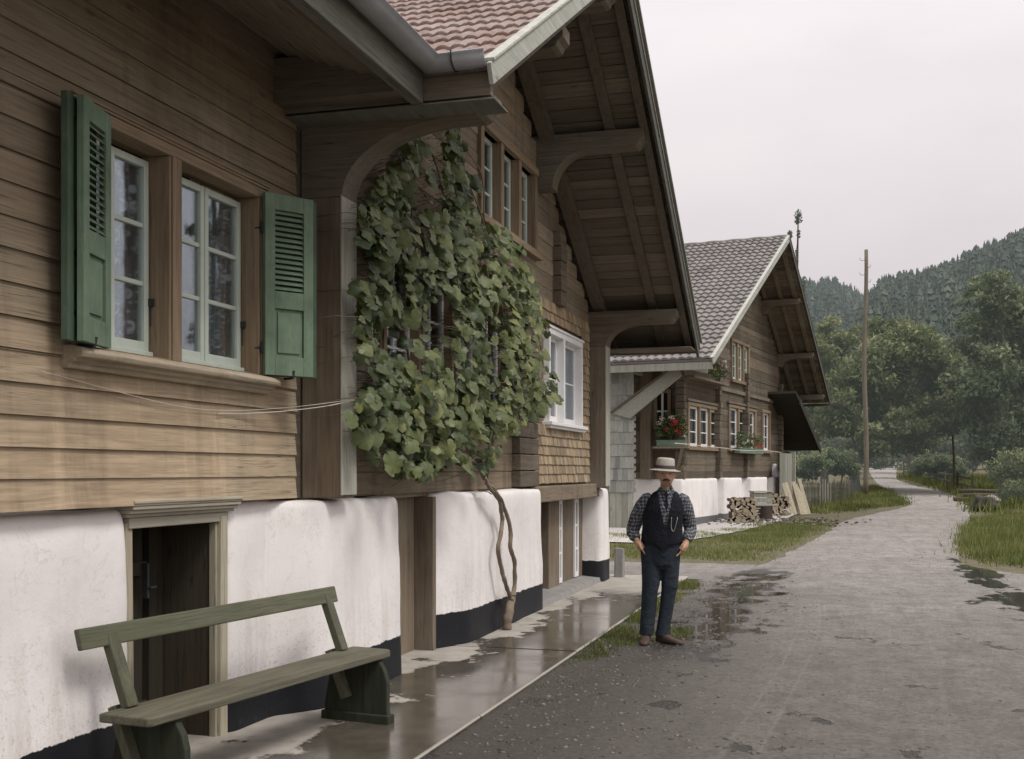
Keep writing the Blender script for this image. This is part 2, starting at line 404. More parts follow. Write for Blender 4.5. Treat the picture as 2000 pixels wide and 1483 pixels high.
def road_mat():
    m = NT('wet gravel road'); co = m.coord(); x, y, z = m.sep(co)
    big = m.noise(co, .55, 6, .6); mid = m.noise(co, 3.2, 7, .7); fine = m.noise(co, 26, 7, .75); grit = m.noise(co, 140, 4, .75)
    str_ = m.noise(m.map(co, (4.5, .5, 1)), 1, 5, .6)                 # ruts run along the road
    c = m.mix(m.mr(big, .35, .65), (.325, .30, .268), (.45, .42, .385))
    c = m.mix(m.mr(mid, .42, .66, 0, .6), c, (.17, .155, .14))
    c = m.mix(m.mr(str_, .5, .7, 0, .4), c, (.15, .138, .125))
    c = m.mix(m.mr(fine, .5, .72, 0, .5), c, (.11, .10, .09))
    c = m.mix(m.mr(grit, .58, .72, 0, .5), c, (.36, .335, .31))
    mot = m.noise(co, 21, 9, .8); mot2 = m.noise(m.map(co, (1, 1, 1), (5, 9, 0)), 37, 8, .8)
    c = m.mix(m.mr(mot, .48, .64, 0, .6), c, (.10, .088, .072))
    c = m.mix(m.mr(mot2, .55, .66, 0, .5), c, (.40, .375, .345))
    vo = m.n('TexVoronoi', {'Vector': co, 'Scale': 38.}).outputs['Distance']
    stone = m.math('MULTIPLY', m.mr(vo, .12, .3, 1, 0), m.mr(mid, .48, .6))
    c = m.mix(m.math('MULTIPLY', stone, .6), c, (.36, .345, .33))
    # damp dark earth near the pavement and towards the camera
    wob = m.math('MULTIPLY_ADD', m.math('SUBTRACT', mid, .5), 1.3, x)
    near = m.mr(y, 5, 14.5, 1, 0)
    damp = m.math('MULTIPLY', m.mr(wob, -1.75, -.55, 1, 0), m.mr(y, 12, 19.5, 1, .0))
    damp2 = m.math('MULTIPLY', near, m.mr(big, .3, .7, .25, .7))
    c = m.mix(m.math('MULTIPLY', damp, .85), c, m.mix(m.mr(mot2, .45, .62), (.056, .048, .04), (.13, .115, .10)))
    c = m.mix(damp2, c, m.mix(m.mr(mot, .4, .6), (.145, .122, .086), (.066, .055, .038)))
    # standing water: gutter strip beside the pavement, a pool on the right
    rip = m.math('MULTIPLY', m.math('SUBTRACT', m.noise(m.map(co, (1.6, .8, 1), (3, 1, 0)), 1.6, 5, .6), .5), 1.)
    gx = m.math('ADD', x, m.math('MULTIPLY', rip, 2.4))
    g1 = m.math('MULTIPLY', band(m, gx, -1.62, -1.05, .1), band(m, y, 10.3, 19.3, .8))
    dx = m.math('DIVIDE', m.math('SUBTRACT', x, 2.75), 1.15); dy = m.math('DIVIDE', m.math('SUBTRACT', y, 15.2), 1.55)
    e = m.math('ADD', m.math('MULTIPLY', dx, dx), m.math('MULTIPLY', dy, dy))
    g2 = m.mr(m.math('ADD', e, m.math('MULTIPLY', rip, 3.6)), .75, .95, 1, 0)
    dx = m.math('DIVIDE', m.math('SUBTRACT', x, 2.05), .33); dy = m.math('DIVIDE', m.math('SUBTRACT', y, 19.8), 3.2)
    e = m.math('ADD', m.math('MULTIPLY', dx, dx), m.math('MULTIPLY', dy, dy))
    g3 = m.mr(m.math('ADD', e, m.math('MULTIPLY', rip, 5.5)), .65, .9, 1, 0)
    w = m.math('MAXIMUM', g1, m.math('MAXIMUM', g2, g3))
    spots = m.math('MULTIPLY', m.mr(m.noise(m.map(co, (1.1, .9, 1), (11, 4, 0)), 1.5, 6, .65), .63, .65), m.mr(y, 8, 30, .7, 0.))
    w = m.math('MAXIMUM', w, spots)
    moat = m.math('MAXIMUM', m.mr(w, 0, .5), 0.)
    c = m.mix(moat, c, (.04, .036, .03))
    # wheel tracks
    curve = m.math('ADD', x, m.math('MULTIPLY', m.math('SINE', m.math('MULTIPLY_ADD', y, .35, .4)), .16))
    tr = m.math('MAXIMUM', band(m, curve, -.62, -.585, .012), m.math('MAXIMUM', band(m, curve, -.42, -.39, .012), m.math('MAXIMUM', band(m, curve, 1.9, 1.935, .015), band(m, curve, .62, .66, .02))))
    tr = m.math('MULTIPLY', m.math('MULTIPLY', tr, m.mr(mid, .3, .6, .2, .9)), m.mr(y, 7, 20, .7, 0))
    c = m.mix(m.math('MULTIPLY', tr, .45), c, (.34, .325, .30))
    h = m.math('ADD', m.math('ADD', m.math('MULTIPLY_ADD', mot, 1.2, m.math('MULTIPLY', mid, 1.6)), m.math('MULTIPLY', fine, .8)), m.math('ADD', m.math('MULTIPLY', grit, .35), m.math('MULTIPLY', stone, .5)))
    h = m.math('SUBTRACT', h, m.math('MULTIPLY', tr, .5))
    h = m.mix(w, m.n('CombineXYZ', {0: h, 1: h, 2: h}), (.5, .5, .5))
    bm_ = m.n('Bump', {'Height': h, 'Strength': 1., 'Distance': .045}).outputs[0]
    rough = m.mr(w, 0, 1, .8, .06)
    rough = m.math('SUBTRACT', rough, m.math('MULTIPLY', m.math('MULTIPLY', damp, m.math('SUBTRACT', 1., w)), .25))
    return m.fin(m.princ(c, rough, normal=bm_, spec=.5))
M['road'] = road_mat()

def pavement_mat():
    m = NT('wet concrete'); co = m.coord(); x, y, z = m.sep(co)
    big = m.noise(co, 1.1, 6, .6); mid = m.noise(co, 5, 6, .65); fine = m.noise(co, 60, 5, .7)
    c = m.mix(m.mr(mid, .35, .65), (.30, .275, .235), (.40, .37, .33))
    c = m.mix(m.mr(fine, .5, .75, 0, .35), c, (.2, .18, .15))
    wob = m.noise(m.map(co, (1.5, 1.2, 1), (2, 5, 0)), 1.3, 6, .62)
    # water has spread from the kerb towards the wall; slabs keep dry islands by the wall
    edge = m.math('ADD', x, m.math('MULTIPLY', m.math('SUBTRACT', wob, .5), 2.6))
    wet = m.mr(edge, -3.24, -3.14)
    slab = m.math('MAXIMUM', m.mr(y, 9.92, 9.94, .0, 0), 0.)
    dry = m.mr(m.math('ADD', y, m.math('MULTIPLY', m.math('SUBTRACT', wob, .5), 3.)), 14.6, 15.3)
    wet = m.math('MULTIPLY', wet, m.math('SUBTRACT', 1., m.math('MULTIPLY', dry, .9)))
    rim = m.math('MULTIPLY', m.mr(x, -2.292, -2.282), m.mr(z, .046, .05))                                     # worn pale kerb edge dries first
    wet = m.math('MULTIPLY', wet, m.math('SUBTRACT', 1., rim))
    rim = m.math('MULTIPLY', rim, m.mr(mid, .35, .55, .15, .9)); c = m.mix(rim, c, (.30, .28, .235)); c = m.mix(m.mr(z, .047, .05, .8, 0), c, (.08, .072, .06))
    cw = m.mix(m.mr(mid, .3, .7), (.062, .055, .042), (.115, .103, .08))
    c = m.mix(wet, c, cw)
    rough = m.mr(wet, 0, 1, .85, .07)
    rough = m.math('ADD', rough, m.math('MULTIPLY', wet, m.mr(big, .4, .75, 0, .28)))
    h = m.math('ADD', m.math('MULTIPLY', fine, .6), mid)
    return m.fin(m.princ(c, rough, normal=m.bump(h, m.mr(wet, 0, 1, .25, .05), .008), spec=.5))
M['pave'] = pavement_mat()

M['grass'] = leafmat('grass blade', [(0, (.06, .075, .022)), (.5, (.14, .165, .048)), (.85, (.24, .25, .09)), (1, (.32, .29, .13))], .3, .6)
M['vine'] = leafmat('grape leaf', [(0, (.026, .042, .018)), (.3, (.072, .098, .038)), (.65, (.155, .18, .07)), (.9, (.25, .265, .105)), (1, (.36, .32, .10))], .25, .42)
M['bark'] = plain('rough bark', (.085, .068, .052), .9, .5, 9, bump=.8, bscale=25)
M['vinebark'] = plain('vine bark', (.20, .16, .12), .9, .4, 14, bump=.8, bscale=40)
M['stone'] = plain('grey stone', (.24, .23, .22), .85, .4, 7, bump=.6, bscale=30)
M['benchwood'] = wood('faded green bench paint', (.07, .074, .048), (.15, .15, .105), 'X', (.21, .195, .15), .6, .2, bump=.5)
M['benchseat'] = wood('worn bench seat', (.075, .07, .05), (.20, .185, .14), 'X', (.27, .25, .205), .6, .2, bump=.6)
M['benchZ'] = wood('faded green bench upright', (.066, .07, .046), (.135, .135, .095), 'Z', (.22, .21, .17), .5, .2)
M['benchdk'] = wood('dark bench end', (.022, .026, .020), (.05, .055, .04), 'Z', (.06, .06, .05), .4, .2)
M['chop'] = wood('split wood', (.22, .16, .11), (.42, .33, .24), 'Y', (.36, .34, .31), .5, .6)
M['logend'] = plain('log bark', (.10, .08, .062), .9, .5, 12, tv=.9, bump=.6)
M['slabwood'] = wood('leaning slab', (.25, .20, .15), (.46, .40, .32), 'Z', (.38, .36, .33), .5, .4)

# ------------------------------------------------------------------ setting: terrain, road, pavement
def sheet(name, grid, mat, smooth=True):
    """grid: list of rows of points"""
    g = np.array(grid, dtype=np.float64); r, c = g.shape[:2]
    i = np.arange(r * c).reshape(r, c)
    f = np.stack([i[:-1, :-1], i[:-1, 1:], i[1:, 1:], i[1:, :-1]], -1).reshape(-1, 4)
    o = np_mesh(name, g.reshape(-1, 3), f, mat, None, None, smooth, 4)
    return props(o, kind='structure')

ys = list(np.linspace(-30, 120, 76)) + [150, 200, 260, 330, 420, 600, 900, 1500]
xs = [-1500, -600, -250, -120, -60] + list(np.linspace(-30, 60, 46)) + [90, 140, 220, 400, 800, 1500]
sheet('ground', [[(x, y, terrain(x, y) - .012) for x in xs] for y in ys], M['ground'])

# road: left and right edge surveyed at several distances
_rows = [(18.6, 1405, 1990), (20.4, 1490, 1885), (23.5, 1545, 1872), (27.5, 1590, 1876), (31.5, 1622, 1884), (36, 1648, 1893), (40.5, 1715, 1897), (45, 1772, 1893),
         (51, 1768, 1880), (58, 1745, 1862), (64, 1730, 1830), (70, 1721, 1795), (77, 1712, 1768), (85, 1706, 1752), (100, 1700, 1750), (125, 1690, 1752), (150, 1660, 1740)]
_L = [Vector((-2.27, y, 0)) for y in (-12, -4, 0, 3, 6, 9, 12, 15, 16.9)]; _R = [Vector((8.0 - .02 * y, y, 0)) for y in (-12, -4, 0, 3, 6, 9)] + [Vector((6.2, 12, 0)), Vector((4.0, 16.2, 0)), Vector((3.5, 17.3, 0))]
for d, l, r in _rows:
    _L.append(at(l, d)); _R.append(at(r, d))
def catmull(P, n):
    out = []
    for i in range(len(P) - 1):
        p0, p1, p2, p3 = P[max(i - 1, 0)], P[i], P[i + 1], P[min(i + 2, len(P) - 1)]
        for k in range(n):
            t = k / n
            out.append(p1 * 1.0 + (p2 - p0) * (.5 * t) + (p0 * 2 - p1 * 5 + p2 * 4 - p3) * (.5 * t * t) + (p1 * 3 - p0 - p2 * 3 + p3) * (.5 * t ** 3))
    return out + [P[-1]]
L_, R_ = catmull(_L, 10), catmull(_R, 10)
_g = []
for i, (l, r) in enumerate(zip(L_, R_)):
    row = []
    wob = .10 * mnoise.noise((l.y * .9, 0, 1)) if l.y > 17 else 0
    wr = .22 * mnoise.noise((r.y * .8, 5, 1))
    l = l + Vector((wob, 0, 0)); r = r + Vector((wr, 0, 0))
    for k in range(25):
        p = l.lerp(r, k / 24); edge = min(k, 24 - k)
        kr = l.y < 17 and k < 12
        row.append((p.x, p.y, terrain(p.x, p.y) + (.034 if kr else (.006 if edge else -.006) + .028 * min(1, edge / 8))))
    _g.append(row)
sheet('road', _g, M['road'])

# gravel turning between the two houses
_g = []
for y in np.linspace(17.55, 20.6, 8):
    row = []
    for x in np.linspace(-9, -1.5, 20):
        yy = y + .14 * mnoise.noise((x * 1.3, y, 3))
        row.append((x, yy, terrain(x, yy) + .005))
    _g.append(row)
sheet('path', _g, M['road'])

# pavement: slabs with open joints and a worn kerb edge
pm = MB()
_j = [-3, 1.2, 4.6, 7.15, 9.93, 13.2, 16.0, 17.45]
for a, b in zip(_j[:-1], _j[1:]):
    e = -2.27 + rnd(-.006, .006)
    z = .06 + rnd(-.003, .003)
    pm.prism([(-3.95, -.05), (e, -.05), (e, z - .012), (e - .014, z), (-3.95, z)], 'Y', a + .006, b - .006)
pm.box(-3.9, -2.3, -3, 17.4, -.05, .048)
props(pm.build('pavement', M['pave']), kind='structure')

def grass(name, poly, n, h, label, w=.008, z0=0., lean=.5, mat=None, tmin=0., tmax=1., fringe=.05):
    poly = np.array([(p[0], p[1]) for p in poly])
    lo, hi = poly.min(0), poly.max(0)
    P = np.empty((0, 2))
    while len(P) < n:
        q = lo + np.random.rand(n * 2, 2) * (hi - lo)
        ins = np.zeros(len(q), bool); j = len(poly) - 1
        for i in range(len(poly)):
            xi, yi = poly[i]; xj, yj = poly[j]
            c = ((yi > q[:, 1]) != (yj > q[:, 1])) & (q[:, 0] < (xj - xi) * (q[:, 1] - yi) / (yj - yi + 1e-12) + xi)
            ins ^= c; j = i
        q = q[ins]
        # tufts: thin out by noise
        k = np.array([mnoise.noise((a * 2.3, b * 2.3, 0)) for a, b in q])
        q = q[np.random.rand(len(q)) < np.clip(.62 + k * 1.3, .08, 1)]
        P = np.vstack([P, q])
    P = P[:n] + np.random.randn(n, 2) * fringe
    Z = np.interp(-P[:, 0] * ST + P[:, 1] * CT, _D, _Z) + z0
    an = np.random.rand(n) * 2 * np.pi; hh = h * (.45 + .8 * np.random.rand(n))
    hh *= np.clip(.8 + np.array([mnoise.noise((a * .9, b * .9, 4)) for a, b in P]) * 1.2, .3, 1.6)
    ln = lean * np.random.rand(n) * hh; la = np.random.rand(n) * 2 * np.pi
    ww = w * (.6 + .8 * np.random.rand(n))
    base = np.c_[P, Z - .01]
    side = np.c_[np.cos(an) * ww, np.sin(an) * ww, np.zeros(n)]
    top = base + np.c_[np.cos(la) * ln, np.sin(la) * ln, hh]
    V = np.stack([base - side, base + side, top], 1).reshape(-1, 3)
    F = np.arange(n * 3).reshape(-1, 3)
    tn = np.clip(np.array([mnoise.noise((a * .7, b * .7, 9)) for a, b in P]) * .6 + .45 + .3 * np.random.randn(n), 0, 1) * (tmax - tmin) + tmin
    o = np_mesh(name, V, F, mat or M['grass'], tn)
    return props(o, label, 'grass', kind='stuff')

# ------------------------------------------------------------------ building helpers
class Slope:
    """frame of a roof slope in the (Y,Z) plane: s runs up the slope from A to B, n is normal"""
    def __init__(s, A, B):
        s.A = Vector(A); d = Vector(B) - s.A; s.L = d.length; s.e = d / s.L
        s.n = Vector((-s.e.y, s.e.x)) if s.e.x > 0 else Vector((s.e.y, -s.e.x))
    def p(s, x, a, n):
        q = s.A + s.e * a + s.n * n; return (x, q.x, q.y)
    def box(s, mb, x0, x1, a0, a1, n0, n1, tint=None):
        vs = [s.p(x, a, n) for n in (n0, n1) for a in (a0, a1) for x in (x0, x1)]
        mb.add(vs, [(0, 2, 3, 1), (4, 5, 7, 6), (0, 1, 5, 4), (2, 6, 7, 3), (0, 4, 6, 2), (1, 3, 7, 5)], tint)

def tiles(name, S, x0, x1, n0, parent, mat, period=.11, tl=.33, per=6, rowmax=None, local=False, amp=.012, lip=.034):
    n = int((x1 - x0) / (period / per)) + 1
    X = np.linspace(x0, x1, n); rows = int(S.L / tl) + 1
    V = []; F = []; T = []; b = 0
    for r in range(rows):
        a0 = r * tl; a1 = min(a0 + tl + .03, S.L)
        ph = rnd(-.15, .15)
        col = np.floor((X + .11) / (2 * period)).astype(int)
        jit = np.array([mnoise.noise((c * 7.3, r * 3.7, 1)) for c in col]) * .007
        prof = np.abs(np.cos(np.pi * X / period + ph)) ** .8 * amp * 1.8 - amp
        seam = (np.abs(((X + .11) % (2 * period)) - period) > period * .93) * .006
        prof = prof - seam + jit
        for (a, h, k) in ((a0, n0 + lip * .15, .25), (a0, n0 + lip, 1), (a0 + .02, n0 + lip + .002, 1), (a1, n0 + .012, 1)):
            q0 = S.A[0] + S.e[0] * a; q1 = S.A[1] + S.e[1] * a
            hh = h + prof * k
            V.append(np.c_[X, q0 + S.n[0] * hh + jit * .6, q1 + S.n[1] * hh])
        i = np.arange(n - 1)
        rt = np.array([(mnoise.noise((c * 5.1, r * 9.7, 4)) * .8 + .5) for c in col[:-1]]) + np.random.randn(n - 1) * .01
        for k in range(3):
            F.append(np.c_[b + k * n + i, b + k * n + i + 1, b + (k + 1) * n + i + 1, b + (k + 1) * n + i]); T.append(np.clip(rt, 0, 1))
        b += 4 * n
    return np_mesh(name, np.vstack(V), np.vstack(F), mat, np.concatenate(T), parent, False, 4)

def courses(mb, X, y0, y1, z0, z1, ch, style, openings=(), clip=None, th=.12, jit=.004):
    """a wall of horizontal boards or squared logs, outer face at x = X, cut round the openings (ya,yb,za,zb)"""
    z = z0
    while z < z1 - 1e-4:
        zt = min(z + ch * rnd(.96, 1.04), z1)
        if z1 - zt < ch * .4: zt = z1
        cuts = [z] + sorted({q for o in openings for q in o[2:4] if z + 1e-4 < q < zt - 1e-4}) + [zt]
        t = random.random(); jx = rnd(-jit, jit)
        for ci in range(len(cuts) - 1):
            a, b = cuts[ci], cuts[ci + 1]; mid = (a + b) / 2
            ya, yb = (y0, y1) if clip is None else clip(b)
            if yb - ya < .05: continue
            segs = [(ya, yb)]
            for o in openings:
                if o[2] < mid < o[3]:
                    ns = []
                    for p, q in segs:
                        if o[1] <= p or o[0] >= q: ns.append((p, q)); continue
                        if o[0] > p: ns.append((p, o[0]))
                        if o[1] < q: ns.append((o[1], q))
                    segs = ns
            for p, q in segs:
                if q - p < .01: continue
                if style == 'lap':
                    f = (b - a) / ch
                    lo = X + .016 + jx if abs(a - z) < 1e-4 else X + .008 + jx
                    poly = [(X - th, a + .0005), (lo, a + .0005), (X + jx + .001, b - .0005), (X - th, b - .0005)]
                else:
                    g = .011
                    x = X + jx
                    poly = [(X - th, a), (x - g, a)]
                    if abs(a - z) < 1e-4: poly += [(x - g * .3, a + .006), (x, a + .016)]
                    else: poly += [(x, a + .0005)]
                    if abs(b - zt) < 1e-4: poly += [(x, b - .016), (x - g * .3, b - .006), (x - g, b)]
                    else: poly += [(x, b - .0005)]
                    poly += [(X - th, b)]
                mb.prism(poly, 'Y', p, q, t)
        z = zt

def plaster_wall(name, path, z1, parent, mat, z0=-.05, closed=False, back=.35, disp=.010, batter=.035):
    """limewashed wall following a plan path (outside on the right hand side when walking along it)"""
    P = [Vector((p[0], p[1])) for p in path]
    # round the corners, then resample
    Q = [P[0]]
    for i in range(1, len(P) - 1):
        a, b, c = P[i - 1], P[i], P[i + 1]
        r = min(.09, (b - a).length * .45, (c - b).length * .45)
        p0 = b + (a - b).normalized() * r; p2 = b + (c - b).normalized() * r
        for k in range(5):
            t = k / 4
            Q.append(p0 * (1 - t) ** 2 + b * (2 * t * (1 - t)) + p2 * t * t)
    Q.append(P[-1])
    R = [Q[0]]
    for a, b in zip(Q[:-1], Q[1:]):
        n = max(1, int((b - a).length / .12))
        for k in range(1, n + 1): R.append(a.lerp(b, k / n))
    lev = [(z0, batter)] + [(z, batter * (1 - (z - z0) / (z1 - z0)) * .9) for z in np.linspace(z0 + .1, z1 - .1, 11)] + [(z1 - .05, -.004), (z1 - .022, -.014), (z1 - .006, -.032), (z1, -.065), (z1 + .004, -.12), (z1, -back)]
    mb = MB(); V = []; n = len(R)
    for z, o in lev:
        for i, p in enumerate(R):
            t = (R[min(i + 1, n - 1)] - R[max(i - 1, 0)]).normalized()
            nm = Vector((t.y, -t.x))
            w = mnoise.noise((p.x * 2.2, p.y * 2.2, z * 2.2)) * disp * 1.6 + mnoise.noise((p.x * 7, p.y * 7, z * 7)) * disp * .5
            q = p + nm * (o + w)
            V.append((q.x, q.y, z + (mnoise.noise((p.x * 1.6, p.y * 1.6, 5)) * .018 if z > z1 - .2 else 0)))
    F = []
    for j in range(len(lev) - 1):
        for i in range(n - 1):
            F.append((j * n + i, j * n + i + 1, (j + 1) * n + i + 1, (j + 1) * n + i))
    mb.add(V, F, .5)
    return mb.build(name, mat, parent, smooth=True)

def casement(parent, x, ya, yb, za, zb, cols, rows, mat, glass, fw=.045, bar=.022, dep=.04, name='sash'):
    """one glazed casement in the plane x (outer face): sash frame with glazing bars + its pane"""
    mb = MB()
    mb.box(x - dep, x, ya, ya + fw, za, zb); mb.box(x - dep, x, yb - fw, yb, za, zb)
    mb.box(x - dep, x - .001, ya + fw, yb - fw, za, za + fw * 1.3); mb.box(x - dep, x - .001, ya + fw, yb - fw, zb - fw, zb)
    A, B, C, D = ya + fw, yb - fw, za + fw * 1.3, zb - fw
    for i in range(1, cols): yy = A + (B - A) * i / cols; mb.box(x - dep * .8, x - .006, yy - bar / 2, yy + bar / 2, C, D)
    for i in range(1, rows):
        zz = C + (D - C) * i / rows; mb.box(x - dep * .75, x - .009, A, B, zz - bar / 2, zz + bar / 2)
    s = mb.build(name, mat, parent, bevel=.004)
    g = MB(); g.box(x - dep * .62, x - dep * .5, A - .005, B + .005, C - .005, D + .005)
    g.build('pane', glass, parent)
    return s

def curtain(parent, x, ya, yb, za, zb, mat, gather=0., n=40, amp=.012, freq=70):
    mb = MB(); V = []; m = 8
    for j in range(m + 1):
        z = za + (zb - za) * j / m
        for i in range(n + 1):
            u = i / n
            w = 1 - gather * math.sin(math.pi * .5 * (1 - j / m))
            y = ya + (yb - ya) * (u * w)
            V.append((x + amp * math.sin(u * freq + math.sin(j * .7) * .6) - .004 * j / m, y, z))
    F = [(j * (n + 1) + i, j * (n + 1) + i + 1, (j + 1) * (n + 1) + i + 1, (j + 1) * (n + 1) + i) for j in range(m) for i in range(n)]
    mb.add(V, F)
    return mb.build('curtain', mat, parent, smooth=True)
# ================================================================== near wing: weatherboarded house
M['faceZ'] = wood('pale bleached face board', (.27, .255, .235), (.50, .48, .455), 'Z', (.46, .45, .43), .5, .3)
PB, PR = -3.60, -3.36            # plaster planes: wall, projecting piers
XB, XW = -3.55, -3.50            # weatherboards, squared logs
HA = thing('boarded_house', 'boarded house wing nearest the camera with green shutters over a whitewashed cellar wall', 'house', (-3.6, 4.5, 0))
dL, dR = YX(256, PB), YX(441, PB)
# --- plaster foot: left of the cellar door, and right of it
plaster_wall('plaster_base', [(PB, -3), (PB, dL - .02), (PB - .32, dL)], 1.452, HA, M['plaster'])
plaster_wall('plaster_base', [(PB - .32, dR + .01), (PB, dR + .02), (PB, 7.02), (-3.64, 7.05)], 1.462, HA, M['plaster'])
# --- cellar door: moulded cornice, pale jambs, dark boarded door ajar
mb = MB()
mb.box(PB - .05, PB + .012, dR - .075, dR + .005, .05, 1.38); mb.box(PB - .06, PB - .012, dR - .095, dR - .075, .05, 1.34)
dj = mb.build('door_frame', M['paleZ'], HA, bevel=.006)
mb = MB(); mb.box(PB - .06, PB - .006, dL - .03, dL + .035, .05, 1.38); mb.build('jamb', M['paleZ'], dj, bevel=.008, jit=.012)
mb = MB(); mb.box(PB - .3, PB + .006, dL - .02, dR + .02, 1.345, 1.405)
mb.build('lintel', M['pale'], dj, bevel=.006)
mb = MB()
for k, (o, z0, z1) in enumerate(((.02, 1.405, 1.425), (.045, 1.425, 1.445), (.062, 1.445, 1.468), (.04, 1.468, 1.478), (.075, 1.478, 1.497))):
    mb.box(PB - .1, PB + o, dL - .05 - o * .3, dR + .06 + o * .3, z0, z1)
mb.build('cornice', M['pale'], HA, bevel=.005)
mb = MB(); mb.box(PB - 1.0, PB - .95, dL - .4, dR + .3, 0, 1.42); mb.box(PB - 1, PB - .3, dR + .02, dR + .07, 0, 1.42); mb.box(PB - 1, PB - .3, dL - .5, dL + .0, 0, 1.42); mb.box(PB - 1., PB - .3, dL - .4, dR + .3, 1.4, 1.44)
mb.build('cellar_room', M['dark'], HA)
mb = MB(); t0 = Vector((PB - .30, dR - .13, 0)); 
for k in range(4):
    a = .1 + .0
    y0 = dL + .03 + k * .135
    mb.box(PB - .34 - k * .004, PB - .30 - k * .004, y0, y0 + .131, .06, 1.33)
mb.box(PB - .29, PB - .27, dL + .05, dL + .55, .25, .33); mb.box(PB - .29, PB - .27, dL + .05, dL + .55, 1.05, 1.13)
M['reveal'] = wood('dark door reveal', (.04, .028, .018), (.085, .06, .04), 'Z', (.09, .08, .07), .4, .4)
M['cellardoor'] = wood('dark cellar door', (.02, .016, .011), (.045, .034, .024), 'Z', (.05, .045, .04), .4, .5)
dd = mb.build('door', M['cellardoor'], HA, bevel=.004)
mb = MB(); mb.box(PB - .95, PB - .062, dR - .085, dR + .02, .05, 1.38); mb.build('reveal', M['reveal'], dj)
mb = MB(); mb.box(PB - .5, PB - .062, dL - .1, dL + .02, .05, 1.38); mb.build('reveal', M['reveal'], dj)
mb = MB(); mb.box(PB - .27, PB - .235, dL + .50, dL + .52, .92, 1.12); mb.tube([(PB - .26, dL + .51, .98), (PB - .22, dL + .51, .98), (PB - .22, dL + .56, .98)], .008)
mb.build('door_handle', M['iron'], dd)
mb = MB(); mb.box(PB - .42, PB - .36, dR - .26, dR - .12, .06, 1.34); mb.build('door_post', M['cellardoor'], HA)

# --- weatherboard wall with the window opening
wL, wM0, wM1, wR = YX(150, XB) + .02, YX(320, XB), YX(345, XB), YX(496, XB)
zS, zT = 2.245, 3.36
bEnd = YX(576, XB)
mb = MB()
courses(mb, XB, -3, bEnd, 1.468, 4.5, .1455, 'lap', [(wL - .06, wR + .06, zS - .06, zT + .05)], jit=.003)
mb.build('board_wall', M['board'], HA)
# window: two lights in one brown frame
win = MB()
for y0, y1 in ((wL - .08, wL), (wM0, wM1), (wR, wR + .075)):
    win.box(XB - .14, XB + .035, y0, y1, zS, zT)
    win.box(XB + .035, XB + .047, y0 + .018, y1 - .018, zS + .0, zT)
win.box(XB - .139, XB + .03, wL - .08, wR + .075, zS - .02, zS + .012)
W0 = win.build('window', M['frame'], HA, bevel=.006)
mb = MB(); mb.box(XB - .14, XB + .042, wL - .1, wR + .095, zT, zT + .06); mb.box(XB - .05, XB + .052, wL - .11, wR + .105, zT + .06, zT + .075); mb.box(XB - .05, XB + .06, wL - .12, wR + .115, zT + .075, zT + .09)
mb.build('window_head', M['frameY'], W0, bevel=.006)
mb = MB()
prof = [(XB - .14, zS), (XB + .06, zS), (XB + .11, zS - .012), (XB + .125, zS - .035), (XB + .115, zS - .058), (XB + .075, zS - .066), (XB + .075, zS - .078), (XB + .055, zS - .09), (XB + .045, zS - .11), (XB - .14, zS - .11)]
mb.prism(prof, 'Y', wL - .14, wR + .13)
M['sill'] = wood('weathered sill', (.22, .16, .115), (.42, .33, .245), 'Y', (.42, .36, .3), .6, .3, stain=.4)
mb.build('window_sill', M['sill'], W0, bevel=.006)
for a, b in ((wL, wM0), (wM1, wR)):
    c = (a + b) / 2; xs_ = XB - .085
    for p, q in ((a + .012, c - .004), (c + .004, b - .012)):
        casement(W0, xs_, p, q, zS + .05, zT - .03, 1, 3, M['sash'], M['glass'], fw=.040, bar=.026)
    fb = MB(); fb.box(xs_ - .04, xs_ + .02, a, b, zS, zS + .05); fb.build('sash_rail', M['sash'], W0, bevel=.004)
    if a == wL:
        curtain(W0, XB - .145, a + .20, b + .0, zS + .06, zT - .05, M['curtain'], .02, freq=44, amp=.014)
    else:
        curtain(W0, XB - .145, c + .08, b + .02, zS + .06, zT - .04, M['curtain'], .22, freq=34, amp=.014)
    hk = MB(); hk.box(xs_, xs_ + .03, b - .02, b - .004, zS + .3, zS + .34); hk.tube([(xs_ + .012, b - .012, zS + .3), (xs_ + .012, b - .012, zS + .19)], .004)
    hk.build('hook', M['iron'], W0)
mb = MB(); mb.box(XB - .75, XB - .70, wL - .4, wR + .4, zS - .4, zT + .4); mb.build('dark_room', M['dark'], HA)

